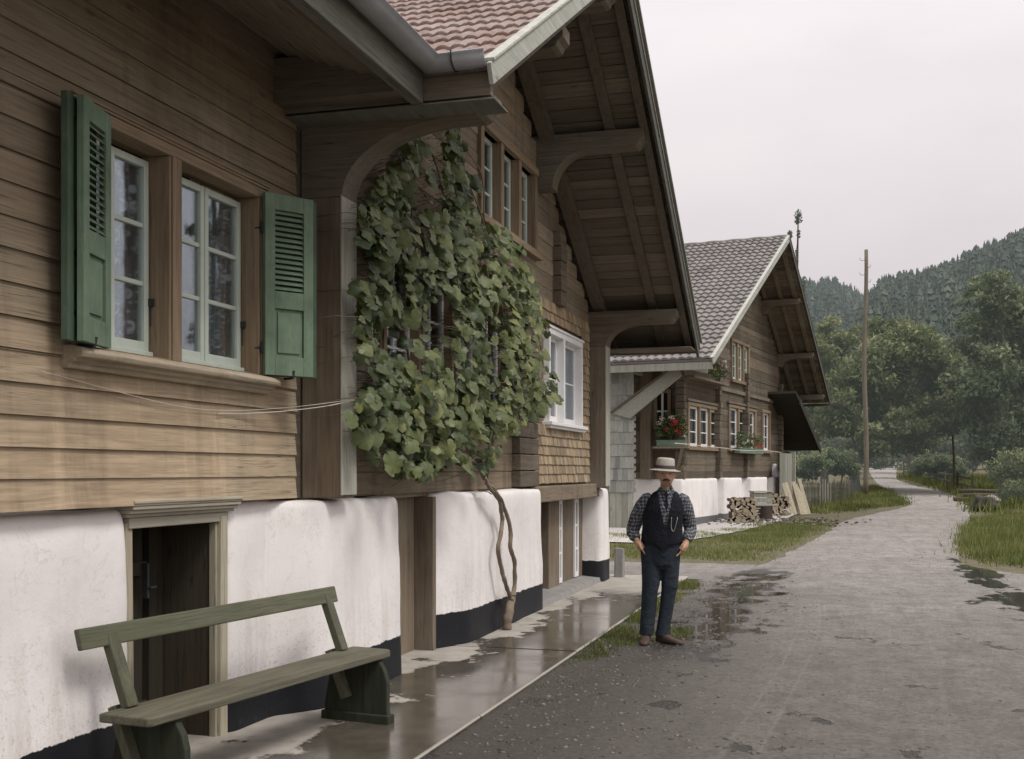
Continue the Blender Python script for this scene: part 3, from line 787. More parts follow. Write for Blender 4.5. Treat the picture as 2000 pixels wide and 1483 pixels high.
# --- shutters: louvred two-leaf shutters folded back against the wall
def shutter(hinge_y, ang, sgn, label):
    """hinge at (XB+.06, hinge_y); ang = angle away from the wall; sgn = +1 opens towards +Y"""
    Wd, z0, z1 = .345, zS + .005, zT + .03
    u = Vector((math.sin(ang), sgn * math.cos(ang), 0)); nrm = Vector((math.cos(ang), -sgn * math.sin(ang), 0))
    O = Vector((XB + .055, hinge_y, 0))
    root = None
    for leaf in range(2):
        back = -.052 * leaf
        sh = .055 * leaf * 1.0
        def P(a, n, z): return O + u * (a + sh) + nrm * (n + back) + Vector((0, 0, z))
        def bx(mb, a0, a1, n0, n1, za, zb):
            vs = [P(a, n, z) for z in (za, zb) for n in (n0, n1) for a in (a0, a1)]
            mb.add(vs, [(0, 2, 3, 1), (4, 5, 7, 6), (0, 1, 5, 4), (2, 6, 7, 3), (0, 4, 6, 2), (1, 3, 7, 5)], .5)
        mb = MB(); T = .034; st = .07
        bx(mb, 0, st, 0, T, z0, z1); bx(mb, Wd - st, Wd, 0, T, z0, z1)
        zb0, zb1, zm = z0 + .12, z0 + .42, z0 + .53
        for a, b in ((z0, zb0), (zb1, zm), (z1 - .10, z1)): bx(mb, st, Wd - st, .001, T - .001, a, b)
        bx(mb, st + .0, Wd - st, .006, T - .018, zb0, zb1)                       # sunk panel
        bx(mb, st + .022, Wd - st - .022, T - .018, T - .008, zb0 + .022, zb1 - .022)
        nl = 15 if leaf == 0 else 0
        if leaf: bx(mb, st, Wd - st, .008, T - .014, zm, z1 - .1)
        for i in range(nl):
            za = zm + (z1 - .10 - zm) * (i + .0) / nl
            p = (z1 - .10 - zm) / nl
            vs = [P(a, n, z) for (n, z) in ((.004, za + p * .95), (.010, za + p * 1.02), (T - .002, za + p * .30), (T - .008, za + p * .22)) for a in (st, Wd - st)]
            mb.add(vs, [(0, 1, 3, 2), (2, 3, 5, 4), (4, 5, 7, 6), (6, 7, 1, 0), (0, 2, 4, 6), (1, 7, 5, 3)], .5)
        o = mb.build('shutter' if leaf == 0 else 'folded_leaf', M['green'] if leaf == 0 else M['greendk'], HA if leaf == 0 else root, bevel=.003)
        if leaf == 0:
            root = o; props(o, label)
    for zh in (z0 + .17, z1 - .22):
        hb = MB(); vs = O + Vector((0, 0, zh))
        hb.tube([vs - Vector((.05, 0, 0)), vs + Vector((.01, 0, 0))], .012); hb.tube([vs - Vector((0, 0, .03)), vs + Vector((0, 0, .04))], .013)
        hb.build('hinge', M['iron'], root)
    hb = MB()
    q = O + u * .2 - nrm * .03
    hb.tube([q + Vector((0, 0, z0 - .01)) - nrm * .05, q + Vector((0, 0, z0 - .012)) + nrm * .06, q + nrm * .066 + Vector((0, 0, z0 + .035))], .008)
    hb.build('catch', M['iron'], root)
    return root
shutter(wR + .01, math.radians(33), 1, 'right green louvred shutter swung out from the wall')
shutter(YX(206, XB + .06), math.radians(15), -1, 'left green louvred shutter folded back towards the camera')

# --- eave of the near wing: boarded soffit, fascia, roof, half-round gutter
XE, ZE = -2.52, 4.19
M['fasciadk'] = wood('dull grey fascia', (.075, .07, .065), (.165, .155, .145), 'Y', (.22, .215, .21), .5, .3)
s0 = Slope((XE, ZE - .03), (XE - 3.4, ZE - .03 + 3.4 * math.tan(math.radians(26))))
def sl_x(mb, a0, a1, n0, n1, y0, y1, t=None):
    """slab on a slope lying in the (X,Z) plane"""
    vs = []
    for n in (n0, n1):
        for y in (y0, y1):
            for a in (a0, a1):
                q = s0.A + s0.e * a + s0.n * n; vs.append((q.x, y, q.y))
    mb.add(vs, [(0, 2, 3, 1), (4, 5, 7, 6), (0, 1, 5, 4), (2, 6, 7, 3), (0, 4, 6, 2), (1, 3, 7, 5)], t)
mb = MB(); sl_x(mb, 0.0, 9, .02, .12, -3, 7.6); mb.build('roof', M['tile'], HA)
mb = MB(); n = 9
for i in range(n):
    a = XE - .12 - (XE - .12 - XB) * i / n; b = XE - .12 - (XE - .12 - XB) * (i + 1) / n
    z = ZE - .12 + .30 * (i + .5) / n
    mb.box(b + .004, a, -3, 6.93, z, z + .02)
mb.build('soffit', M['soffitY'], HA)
mb = MB(); mb.box(-3.9, XE - .14, 6.72, 6.93, ZE - .16, ZE + .12); mb.build('eave_beam', M['beamX'], HA)
mb = MB(); mb.box(XE - .13, XE - .05, -3, 6.87, ZE - .21, ZE + .02); mb.build('fascia', M['fasciadk'], HA, bevel=.006)
def gutter(path, r, out, parent, name='gutter'):
    """half-round channel: open side up"""
    mb = MB(); V = []; F = []; n = 9; path = [Vector(p) for p in path]
    for i, p in enumerate(path):
        d = (path[min(i + 1, len(path) - 1)] - path[max(i - 1, 0)]).normalized()
        if 0 < i < len(path) - 1:
            d0 = (p - path[i - 1]).normalized(); d1 = (path[i + 1] - p).normalized(); d = (d0 + d1).normalized(); k = 1 / max(.5, d.dot(d0))
        else: k = 1
        a = Vector((d.y, -d.x, 0)).normalized()
        for j in range(n):
            an = math.pi * j / (n - 1)
            V.append(p + a * (math.cos(an) * r * k) + Vector((0, 0, -math.sin(an) * r)))
        V.append(p + a * (r + .012) * k + Vector((0, 0, .008)))
    m = n + 1
    for i in range(len(path) - 1):
        for j in range(n - 1): F.append((i * m + j, i * m + j + 1, (i + 1) * m + j + 1, (i + 1) * m + j))
        F.append((i * m, (i + 1) * m, (i + 1) * m + n, i * m + n))
    mb.add(V, F)
    g = mb.build(name, M['zinc'], parent, smooth=True)
    so = g.modifiers.new('thick', 'SOLIDIFY'); so.thickness = .004
    return g
YE = 6.88
gutter([(XE + .02, -3, ZE + .03), (XE + .02, 4, ZE + .03), (XE + .02, YE - .09, ZE + .03), (-2.12, YE - .09, ZE + .035)], .075, 1, HA)
mb = MB()
def strap(mb, p, a, r):
    pts = [Vector(p) + Vector(a) * (math.cos(t) * r) + Vector((0, 0, -math.sin(t) * r)) for t in np.linspace(-.2, math.pi, 12)]
    for q0, q1 in zip(pts[:-1], pts[1:]): mb.beam(q0, q1, .022, .006, up=(Vector(a).cross(Vector((0, 0, 1)))))
for p_, a_ in (((XE + .02, 5.55, ZE + .03), (1, 0, 0)), ((XE + .02, 4.4, ZE + .03), (1, 0, 0)), ((-2.33, YE - .09, ZE + .035), (0, -1, 0))):
    mb = MB(); strap(mb, p_, a_, .081); mb.build('gutter_bracket', M['iron'], HA)

# ================================================================== gabled log house with the vine
HB = thing('log_chalet', 'brown log chalet with wide gable eaves, a grapevine climbing over its front', 'house', (-3.5, 11.6, 0))
YP = 7.13                                   # near corner post
Y9a, Y9b = YX(783, PR), YX(832, PB)         # narrow doorway
Ya, Yb = YX(1058, PR), YX(1142, PB)         # cellar window recess
Ypier = YX(1190, PR)
plaster_wall('plaster_base', [(PB, 6.70), (PB + .02, 6.78), (PR, 7.08), (PR, Y9a), (PB - .1, Y9a + .02)], 1.452, HB, M['plaster'])
plaster_wall('plaster_base', [(PB - .1, Y9b), (PB + .04, Y9b + .02), (PR, Y9b + .42), (PR, Ya), (PB - .12, Ya + .01)], 1.452, HB, M['plaster'])
plaster_wall('plaster_base', [(PB - .4, Yb - .01), (PR, Yb), (PR, Ypier), (PB - 1, Ypier + .02)], 1.40, HB, M['plaster'])
# narrow doorway
mb = MB(); mb.box(PB - .12, PB - .08, Y9a - .1, Y9b + .1, .03, 1.46); 
for k in range(3): mb.box(PB - .08, PB - .055, Y9a + .005 + k * .16, Y9a + .16 + k * .16, .05, 1.42)
mb.build('cellar_door', M['postZ'], HB, bevel=.004)
mb = MB(); mb.box(PB - .08, PB + .10, Y9b - .085, Y9b - .005, .05, 1.42); mb.build('door_frame', M['postZ'], HB, bevel=.008)
mb = MB(); mb.box(PB - .1, PB + .02, Y9a - .02, Y9b + .02, 1.425, 1.47); mb.build('door_lintel', M['log'], HB, bevel=.006)
# cellar window between the plaster piers
XC = PB - .08
mb = MB()
yy = [YX(p, XC) for p in (1063, 1084, 1091, 1116, 1123, 1145)]
mb.box(XC - .1, XC + .06, yy[0], yy[1], .12, 1.28); mb.box(XC - .1, XC + .03, yy[2], yy[3], .14, 1.28); mb.box(XC - .1, XC + .05, yy[4], yy[5] + .1, .14, 1.28)
mb.box(XC - .099, XC + .02, yy[0], yy[5] + .1, 1.24, 1.29)
cw = mb.build('cellar_window', M['postZ'], HB, bevel=.006)
for a, b in ((yy[1], yy[2]), (yy[3], yy[4])): casement(cw, XC + .055, a, b, .16, 1.26, 1, 3, M['white'], M['glass2'], fw=.05, bar=.03)
mb = MB(); mb.box(XC - .1, PR - .03, Ya - .12, Yb + .06, 1.28, 1.47); mb.build('lintel_beam', M['log'], HB, bevel=.012)
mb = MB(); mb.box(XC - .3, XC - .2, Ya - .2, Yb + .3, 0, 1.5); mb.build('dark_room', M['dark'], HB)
mb = MB(); mb.prism([(XC - .1, .05), (PR + .0, .05), (PR - .02, .12), (XC - .1, .16)], 'Y', Ya + .05, Yb - .02); mb.build('window_step', M['stone'], HB, bevel=.008, jit=.01)

# --- gable wall of squared logs
RY, RZ = 11.35, 6.72
SN = Slope((YE, 4.16), (RY, RZ)); SF = Slope((17.25, 3.56), (RY, RZ))
def roof_z(y):
    S = SN if y < RY else SF
    return S.A.y + (y - S.A.x) * S.e.y / S.e.x
def clipB(z):
    ya = max(YP + .02, SN.A.x + (z - SN.A.y + .16) * SN.e.x / SN.e.y); yb = min(16.2, SF.A.x + (z - SF.A.y + .16) * SF.e.x / SF.e.y)
    return ya, yb
z_lo, z_hi = 2.27, 3.36
low = [YX(p, XW) for p in (742, 985)]
ww = [YX(p, XW) for p in (1062, 1128)]
up = [YX(p, XW) for p in (936, 1042)]
zu0, zu1 = 4.20, 5.10
ops = [(low[0], low[1], z_lo, z_hi), (ww[0], ww[1], z_lo - .02, z_hi + .03), (up[0], up[1], zu0, zu1)]
mb = MB(); courses(mb, XW, YP + .02, 16.2, 1.46, RZ - .2, .185, 'log', ops, clipB, jit=.006)
mb.build('log_wall', M['log'], HB)
# near side wall (turned to the camera) and the dark rooms behind the windows
mb = MB(); courses(mb, 0, 0, 3.5, 1.46, 4.2, .185, 'log', jit=.004)
mb.v = [(XW - .02 - y, YP + .06 - x, z) for x, y, z in mb.v]
mb.build('side_wall', M['log'], HB)
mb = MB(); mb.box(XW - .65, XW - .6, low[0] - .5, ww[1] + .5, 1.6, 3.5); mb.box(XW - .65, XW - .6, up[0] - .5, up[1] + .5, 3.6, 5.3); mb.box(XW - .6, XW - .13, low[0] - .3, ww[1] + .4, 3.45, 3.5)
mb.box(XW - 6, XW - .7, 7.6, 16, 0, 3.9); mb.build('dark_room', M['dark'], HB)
# shingled strip below the white window, log-end columns beside it
sy0, sy1 = YX(1040, XW + .03), YX(1149, XW + .03)
M['shingle'] = wood('yellow brown shingle', (.185, .115, .06), (.34, .225, .13), 'Z', (.30, .25, .19), .4, .7)
def shingles(mb, X, y0, y1, z0, z1, w=.075, h=.115, proud=.022, scal=False):
    z = z0; r = 0
    while z < z1 - .02:
        y = y0 + (0 if r % 2 else -w / 2)
        while y < y1 - .004:
            ww_ = w * rnd(.8, 1.2); a, b = max(y + .0015, y0), min(y + ww_ - .0015, y1)
            if b - a > .012:
                zt = min(z + h * 1.25, z1 + .02); dz = rnd(-.004, .004)
                if scal:
                    c_ = (a + b) / 2; hw = (b - a) / 2
                    poly = [(c_ + hw * math.cos(t), z + dz + hw * .7 - hw * .9 * math.sin(t)) for t in np.linspace(0, math.pi, 7)] + [(a, zt), (b, zt)]
                    V = []
                    for p, q in poly:
                        k = (q - z) / (zt - z); V.append((X + proud * (1 - k) + rnd(0, .001), p, q))
                    n = len(V); V2 = [(v[0] - .008, v[1], v[2]) for v in V]
                    mb.add(V + V2, [tuple(range(n))] + [(i, (i + 1) % n, (i + 1) % n + n, i + n) for i in range(n)])
                else:
                    x1 = X + proud + rnd(0, .003)
                    mb.prism([(X - .004, z + dz), (x1, z + dz), (X + .002, zt), (X - .004, zt)], 'Y', a, b)
            y += ww_
        z += h; r += 1
mb = MB(); shingles(mb, XW + .035, sy0, sy1, 1.50, z_lo - .08); mb.build('shingle_panel', M['shingle'], HB)
mb = MB(); shingles(mb, XW + .03, ww[1] + .06, sy1, z_lo - .08, z_hi + .25); shingles(mb, XW + .03, ww[0] - .3, sy1, z_hi + .12, z_hi + .35); mb.build('shingle_panel', M['shingle'], HB)
mb = MB(); z = 1.47; ca, cb = YX(1000, XW), YX(1037, XW)
while z < 5.0:
    h = .185 * rnd(.97, 1.03)
    if z < 3.6: mb.box(XW - .02, XW + .10 + rnd(-.012, .012), ca + rnd(-.004, .004), cb + rnd(-.004, .004), z + .004, z + h - .004)
    z += h
mb.build('log_ends', M['rafter'], HB, bevel=.01)
mb = MB(); z = 3.72; ca2 = YX(1080, XW)
while z < 4.55:
    h = .185; mb.box(XW - .02, XW + .11 + rnd(-.012, .012), ca2, ca2 + .3, z + .004, z + h - .004); z += h
mb.build('log_ends', M['rafter'], HB, bevel=.01)

# --- ground floor window row behind the vine: brown posts, white casements
n = 4; mb = MB(); ly = np.linspace(low[0], low[1], n + 1)
for i, y in enumerate(ly):
    mb.box(XW - .12, XW + .035, y - .075, y + .075, z_lo, z_hi); mb.box(XW + .035, XW + .047, y - .03, y + .03, z_lo, z_hi)
mb.box(XW - .119, XW + .03, low[0] - .07, low[1] + .07, z_lo - .05, z_lo + .01)
W1 = mb.build('window', M['frame'], HB, bevel=.006)
mb = MB(); mb.box(XW - .12, XW + .05, low[0] - .1, low[1] + .1, z_hi, z_hi + .10); mb.box(XW - .12, XW + .09, low[0] - .12, low[1] + .12, z_lo - .09, z_lo)
mb.build('window_rail', M['frameY'], W1, bevel=.006)
for a, b in zip(ly[:-1], ly[1:]):
    casement(W1, XW - .05, a + .075, b - .075, z_lo, z_hi, 2, 3, M['white'], M['glass2'], fw=.05, bar=.024)
# white framed window
mb = MB(); f = .055
mb.box(XW - .12, XW + .075, ww[0], ww[0] + f, z_lo - .02, z_hi + .03); mb.box(XW - .12, XW + .075, ww[1] - f, ww[1], z_lo - .02, z_hi + .03)
mid = YX(1092, XW); mb.box(XW - .12, XW + .074, mid - .03, mid + .04, z_lo, z_hi); mb.box(XW - .12, XW + .073, ww[0] + f, ww[1] - f, z_hi - .04, z_hi + .03)
mb.box(XW + .05, XW + .09, ww[0] - .03, ww[1] + .03, z_hi + .03, z_hi + .06)
W2 = mb.build('window', M['white'], HB, bevel=.005); props(W2, 'white framed window')
mb = MB(); mb.box(XW - .12, XW + .13, ww[0] - .08, ww[1] + .09, z_lo - .065, z_lo - .02); mb.box(XW - .1, XW + .10, ww[0] - .06, ww[1] + .07, z_lo - .10, z_lo - .065); mb.build('window_sill', M['white'], W2, bevel=.006)
for a, b in ((ww[0] + f, mid - .03), (mid + .04, ww[1] - f)):
    casement(W2, XW - .02, a, b, z_lo, z_hi - .04, 1, 2, M['white'], M['glass2'], fw=.05, bar=.02)
    curtain(W2, XW - .1, a + .04, b - .04, z_lo + .04, z_hi - .08, M['cloth'], .1, n=24, freq=40, amp=.01)
# upper windows
n = 3; mb = MB(); uy = np.linspace(up[0], up[1], n + 1)
for y in uy: mb.box(XW - .12, XW + .04, y - .055, y + .055, zu0, zu1)
mb.box(XW - .119, XW + .035, up[0] - .05, up[1] + .05, zu0 - .05, zu0 + .01)
W3 = mb.build('window', M['frame'], HB, bevel=.006)
mb = MB(); mb.box(XW - .12, XW + .05, up[0] - .08, up[1] + .08, zu1, zu1 + .09); mb.box(XW - .12, XW + .09, up[0] - .1, up[1] + .1, zu0 - .08, zu0); mb.build('window_rail', M['frameY'], W3, bevel=.006)
for a, b in zip(uy[:-1], uy[1:]): casement(W3, XW - .06, a + .055, b - .055, zu0, zu1, 2, 3, M['sash'], M['glass2'], fw=.05, bar=.024)

# --- corner posts (projecting log ends sawn to a post) with curved consoles under the wall plates
XV = -2.12                                   # verge
XPf = -3.25
def post(y0, y1, z0, z1, label=None):
    mb = MB(); mb.box(XW - .05, XPf - .012, y0, y1, z0, z1, .5)
    p = mb.build('corner_post', M['postZ'], HB, bevel=.01)
    mb = MB(); mb.box(XPf - .012, XPf, y0 - .004, y1 + .004, z0 + .02, z1 + .01, .5); mb.build('face_board', M['faceZ'], p, bevel=.004)
    return p
zc0 = 3.50
post(YP, YP + .24, 1.465, zc0)
yf = YX(1150, XW); pf = post(yf, yf + .3, 1.41, 3.42)
def console(y0, y1, xa, xb, za, zb, name='console', plate=.17, xend=None):
    """curved bracket: from the wall at xa, height za, sweeping out to xb under a plate whose underside is zb"""
    pts = [(XW - .05, za)] + [(xa, za)]
    for t in np.linspace(.06, 1, 14):
        a = t * math.pi / 2
        pts.append((xa + (xb - xa) * (1 - math.cos(a)), za + (zb - za) * math.sin(a)))
    pts += [(xb, zb + .002), (XW - .05, zb + .002)]
    mb = MB(); mb.prism(pts, 'Y', y0, y1, .5)
    c = mb.build(name, M['beamX'], HB, bevel=.006)
    e = xend or xb + .1
    mb = MB()
    nose = [(XW - .05, zb), (e - .10, zb), (e - .06, zb + .018), (e - .04, zb + .06), (e, zb + .09), (e, zb + plate), (XW - .05, zb + plate)]
    mb.prism(nose, 'Y', y0 - .012, y1 + .012, .5); mb.build('purlin', M['beamX'], c, bevel=.008)
    return c
console(YP, YP + .24, XPf, -2.45, zc0, 3.965, plate=.15, xend=-2.2)
zfp = SF.p(0, 17.25 - 17.25, 0)[2]
pe = on_x(1322, 592, -2.25)                                                # far wall plate end
zf = 3.73
console(yf, yf + .3, XPf, -2.75, 3.42, zf, plate=.18, xend=-2.25)
pm_ = on_x(1252, 300, -2.25)
zmid = roof_z(pm_.y) - .13 - .24
console(pm_.y - .0, pm_.y + .26, -3.3, -2.9, zmid - .42, zmid, plate=.2, xend=-2.22)
# near mid purlin and ridge purlin
console(9.2, 9.42, -3.3, -2.9, roof_z(9.2) - .85, roof_z(9.2) - .36, plate=.2, xend=-2.22)
console(RY - .12, RY + .12, -3.3, -2.9, RZ - .95, RZ - .42, plate=.24, xend=-2.22)
# scalloped trim between the two houses
mb = MB(); mb.box(XB - .2, XB - .012, bEnd + .003, bEnd + .14, 1.465, 4.1, .2); mb.build('corner_board', M['rafter'], HB)
mb = MB(); ya_ = bEnd + .14; pts = [(ya_ + .07, 1.47)]
z = 1.47
while z < 4.0:
    pts += [(ya_, z), (ya_ - .018, z + .022)]; z += .045
pts += [(ya_ + .07, 4.0)]
mb.prism(pts, 'X', XB - .04, XB + .025, .9); mb.build('scalloped_trim', M['postZ'], HB)

# --- roof
BX = -10.5
tiles('tile_slope', SN, BX, XV - .0, .03, HB, M['tile'], per=8)
mb = MB(); SF.box(mb, BX, XV, -.02, SF.L + .05, .0, .05); SN.box(mb, BX, XV - .03, 0.0, SN.L, -.03, .028); mb.build('roof_deck', M['tile'], HB)
def soffit(S, x0, x1, a0, a1, w, name='soffit'):
    mb = MB(); a = a0
    while a < a1:
        ww_ = w * rnd(.85, 1.15); b = min(a + ww_, a1); dn = rnd(-.004, .004)
        S.box(mb, x0, x1, a + .005, b - .005, -.075 + dn, -.045 + dn)
        a = b
    S.box(mb, x0, x1, a0, a1, -.044, -.002, .1)
    return mb.build(name, M['soffit'], HB, bevel=.004)
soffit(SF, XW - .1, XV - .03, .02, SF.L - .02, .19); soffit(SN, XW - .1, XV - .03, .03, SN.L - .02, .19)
def rafters(S, x, w, a0, a1, h=.11):
    mb = MB(); S.box(mb, x - w / 2, x + w / 2, a0, a1, -.08 - h, -.081, .5); return mb.build('rafter', M['rafter'], HB, bevel=.006)
for x, w, h in ((XW + .13, .17, .13), (-2.62, .12, .05), (-2.22, .10, .07)):
    rafters(SF, x, w, .05, SF.L - .15, h); rafters(SN, x, w, .1, SN.L - .15, h)
# bargeboards: pale one on the near slope, dark one on the far slope
mb = MB(); SN.box(mb, XV, XV + .03, -.10, SN.L + .02, -.075, .06, .6); SN.box(mb, XV - .03, XV + .045, -.06, SN.L + .02, .06, .082, .9)
M['barge'] = wood('pale bargeboard', (.24, .24, .24), (.46, .46, .46), 'Y', (.50, .50, .50), .5, .3)
bb = mb.build('bargeboard', M['barge'], HB, bevel=.005); props(bb, 'pale weathered near bargeboard')
mb = MB(); SF.box(mb, XV, XV + .035, -.12, SF.L - .03, -.19, .05, .5); mb2 = MB(); SF.box(mb2, XV + .035, XV + .05, -.12, SF.L, -.05, -.03, .9); SF.box(mb2, XV - .06, XV + .07, -.1, SF.L, .052, .085, .4)
M['bargedk'] = wood('dark bargeboard', (.05, .047, .045), (.11, .105, .10), 'Y', (.16, .16, .16), .4, .3)
bf = mb.build('bargeboard', M['bargedk'], HB, bevel=.005); props(bf, 'dark far bargeboard'); mb2.build('moulding', M['grey'], bf, bevel=.003)
# eave boards
mb = MB(); mb.box(XW - 7, XV - .005, YE - .005, YE + .05, 4.0, 4.15, .6); mb.build('fascia', M['beamX'], HB, bevel=.005)
mb = MB(); mb.box(XW - .4, XV + .02, YE - .01, YE + .30, 3.972, 3.985, .8); mb.build('eave_board', M['fasciadk'], HB, bevel=.003)
mb = MB(); mb.box(BX, XV + .0, 17.2, 17.26, 3.40, 3.56, .5); mb.box(XW - 2, XV, 16.6, 17.2, 3.42, 3.44, .3); mb.build('eave_board', M['beamX'], HB, bevel=.005)
# tall timber post at the back corner, stone leaning at its foot
mb = MB(); yq = YX(1183, XW - .05); mb.box(-3.56, -3.40, Ypier + .05, Ypier + .2, .55, 3.5); mb.build('back_post', M['postZ'], HB, bevel=.01)
# flank wall of the far side so that the house is closed
mb = MB(); courses(mb, 0, 0, 3.5, 1.4, 4.0, .185, 'log', jit=.004); mb.v = [(XW - .06 - y, 16.24 + x, z) for x, y, z in mb.v]; mb.build('side_wall', M['log'], HB)

# --- stone stub beside the pier
mb = MB(); q = on_x(1203, 1120, -3.3)
mb.prism([(-.10, 0), (.12, 0), (.04, .48), (-.05, .5)], 'X', -.07, .07)
mb.v = [(-3.25 + x, Ypier + .25 + y, z) for x, y, z in mb.v]
props(mb.build('guard_stone', M['stone'], bevel=.02, jit=.02), 'pale upright guard stone leaning at the corner pier of the log chalet', 'stone')
# pale wedge of board over the pavement channel
# ================================================================== grapevine
def inpoly(poly, x, y):
    c = False; j = len(poly) - 1
    for i in range(len(poly)):
        xi, yi = poly[i]; xj, yj = poly[j]
        if (yi > y) != (yj > y) and x < (xj - xi) * (y - yi) / (yj - yi) + xi: c = not c
        j = i
    return c
VN = thing('grapevine', 'leafy green grapevine trained over the front of the log chalet above a bare forked stem', 'vine', (-3.22, YX(990, -3.22), .06))
_hull = [(800, 250), (835, 275), (832, 330), (868, 345), (872, 240), (898, 235), (905, 330), (945, 350), (968, 430), (1018, 470), (1050, 560), (1068, 640), (1078, 700), (1102, 742), (1088, 790), (1040, 815), (1006, 842), (980, 850), (972, 905), (948, 934), (925, 925), (905, 895), (880, 900), (850, 908), (828, 938), (800, 915), (770, 925), (738, 895), (722, 855), (686, 830), (702, 770), (728, 735), (700, 690), (694, 640), (712, 610), (698, 560), (700, 420), (728, 372), (770, 322)]
_holes = [[(838, 560), (892, 575), (893, 740), (858, 700), (835, 640)], [(952, 640), (986, 640), (988, 765), (962, 770)], [(700, 460), (722, 480), (720, 540), (700, 530)], [(716, 700), (742, 690), (750, 740), (728, 760)], [(835, 350), (870, 350), (872, 420), (850, 410)], [(905, 650), (925, 640), (935, 720), (915, 740)], [(780, 560), (800, 560), (806, 640), (786, 640)]]
_lf = [(.12, .22), (.30, .25), (.46, .11), (.43, -.02), (.55, -.14), (.51, -.33), (.38, -.37), (.31, -.52), (.15, -.64), (0, -.75)]
_lf2 = [(0, .03)] + _lf + [(-x, y) for x, y in _lf[-2::-1]]
LV = np.array([(0, -.26)] + _lf2)
nL = len(LV)
LF = np.array([(0, i, i + 1 if i + 1 < nL else 1) for i in range(1, nL)])
V = []; F = []; T = []; b = 0; stems = []
def leaf(P, size, N, upv, tint, fold, curl):
    global b
    N = N.normalized(); U = upv.cross(N).normalized(); W = N.cross(U)
    u, v = LV[:, 0], LV[:, 1]
    w = -np.abs(u) * fold + curl * (v + .2) ** 2 * -1 + .05 * np.sin(u * 14 + v * 9)
    pts = np.array(P)[None, :] + size * (u[:, None] * np.array(U) + v[:, None] * np.array(W) + w[:, None] * np.array(N))
    V.append(pts); F.append(LF + b); T.append(np.full(len(LF), tint)); b += nL
cnt = 0; tries = 0
while cnt < 2250 and tries < 60000:
    tries += 1
    px, py = rnd(680, 1108), rnd(232, 940)
    if not inpoly(_hull, px, py): continue
    if any(inpoly(h, px, py) for h in _holes) and random.random() > .06: continue
    den = mnoise.noise((px * .014, py * .011, 2.2)) * 1.2 + .60
    if py < 470: den -= .05
    if random.random() > den: continue
    depth = random.random() ** .8
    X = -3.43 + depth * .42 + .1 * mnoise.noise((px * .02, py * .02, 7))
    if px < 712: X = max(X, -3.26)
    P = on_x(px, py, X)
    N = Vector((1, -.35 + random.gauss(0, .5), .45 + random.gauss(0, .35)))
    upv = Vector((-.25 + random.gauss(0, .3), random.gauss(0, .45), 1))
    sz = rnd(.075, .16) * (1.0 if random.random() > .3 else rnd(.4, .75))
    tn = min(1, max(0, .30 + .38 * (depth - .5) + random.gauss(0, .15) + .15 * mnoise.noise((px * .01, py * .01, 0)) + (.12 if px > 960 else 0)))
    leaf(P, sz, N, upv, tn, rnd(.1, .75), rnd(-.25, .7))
    if random.random() < .45: stems.append((P, Vector((-3.44, P.y + rnd(-.12, .12), P.z + rnd(-.12, .05))), rnd(.0014, .0025)))
    cnt += 1
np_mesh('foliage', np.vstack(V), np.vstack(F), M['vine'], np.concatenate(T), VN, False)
# bare forked stem and the canes it carries
def pathx(pts, X): return [on_x(x, y, X + (k if False else 0)) for k, (x, y) in enumerate(pts)]
def smooth_path(P, n=5): return catmull([Vector(p) for p in P], n)
def z8(pts): return [(560 + x / 2.967, 940 + y / 2.967) for x, y in pts]
mb = MB()
def stem(pts, r0, r1, X=-3.24, wob=.012):
    P = smooth_path([on_x(x, y, X + rnd(-.015, .015)) for x, y in pts], 6)
    P = [p + mnoise.noise_vector(p * 9) * wob for p in P]
    n = len(P); rr = [(r0 + (r1 - r0) * i / (n - 1)) * (1 + .22 * mnoise.noise((i * .55, r0 * 50, 2))) for i in range(n)]
    mb.tube(P, rr, 8, tint=.5)
stem(z8([(1272, 855), (1278, 800), (1292, 740), (1300, 690), (1302, 650)]), .050, .044)
stem(z8([(1300, 690), (1285, 640), (1262, 570), (1238, 490), (1226, 385), (1240, 300), (1250, 230), (1240, 150), (1215, 90), (1180, 40), (1150, -20)]), .024, .018)
stem(z8([(1302, 690), (1318, 600), (1318, 460), (1292, 380), (1298, 290), (1275, 200), (1248, 130), (1222, 80), (1195, 40), (1160, 10)]), .025, .018, -3.23)
stem([(948, 936), (935, 915), (920, 890), (900, 840), (890, 760), (895, 650), (880, 520), (870, 400), (845, 300)], .022, .008, -3.38)
stem([(935, 915), (960, 860), (975, 760), (985, 640), (960, 520), (940, 420), (890, 300)], .018, .007, -3.36)
stem([(930, 905), (860, 860), (790, 800), (740, 700), (730, 560), (740, 420), (800, 290)], .016, .006, -3.36)
stem([(960, 870), (1020, 790), (1060, 740), (1050, 650), (1000, 520)], .014, .006, -3.34)
stem([(900, 850), (820, 760), (790, 640), (800, 480), (810, 350), (822, 250)], .014, .005, -3.38)
stem([(945, 430), (940, 340), (885, 260), (888, 235)], .008, .004, -3.40)
stem(z8([(1190, 75), (1150, 60), (1080, 55)]), .006, .003, -3.3)
for p, q, r in stems: mb.tube([p, (p + q) / 2 + Vector((.02, 0, .02)), q], r, 4, tint=.5)
mb.build('stem', M['vinebark'], VN, smooth=True)

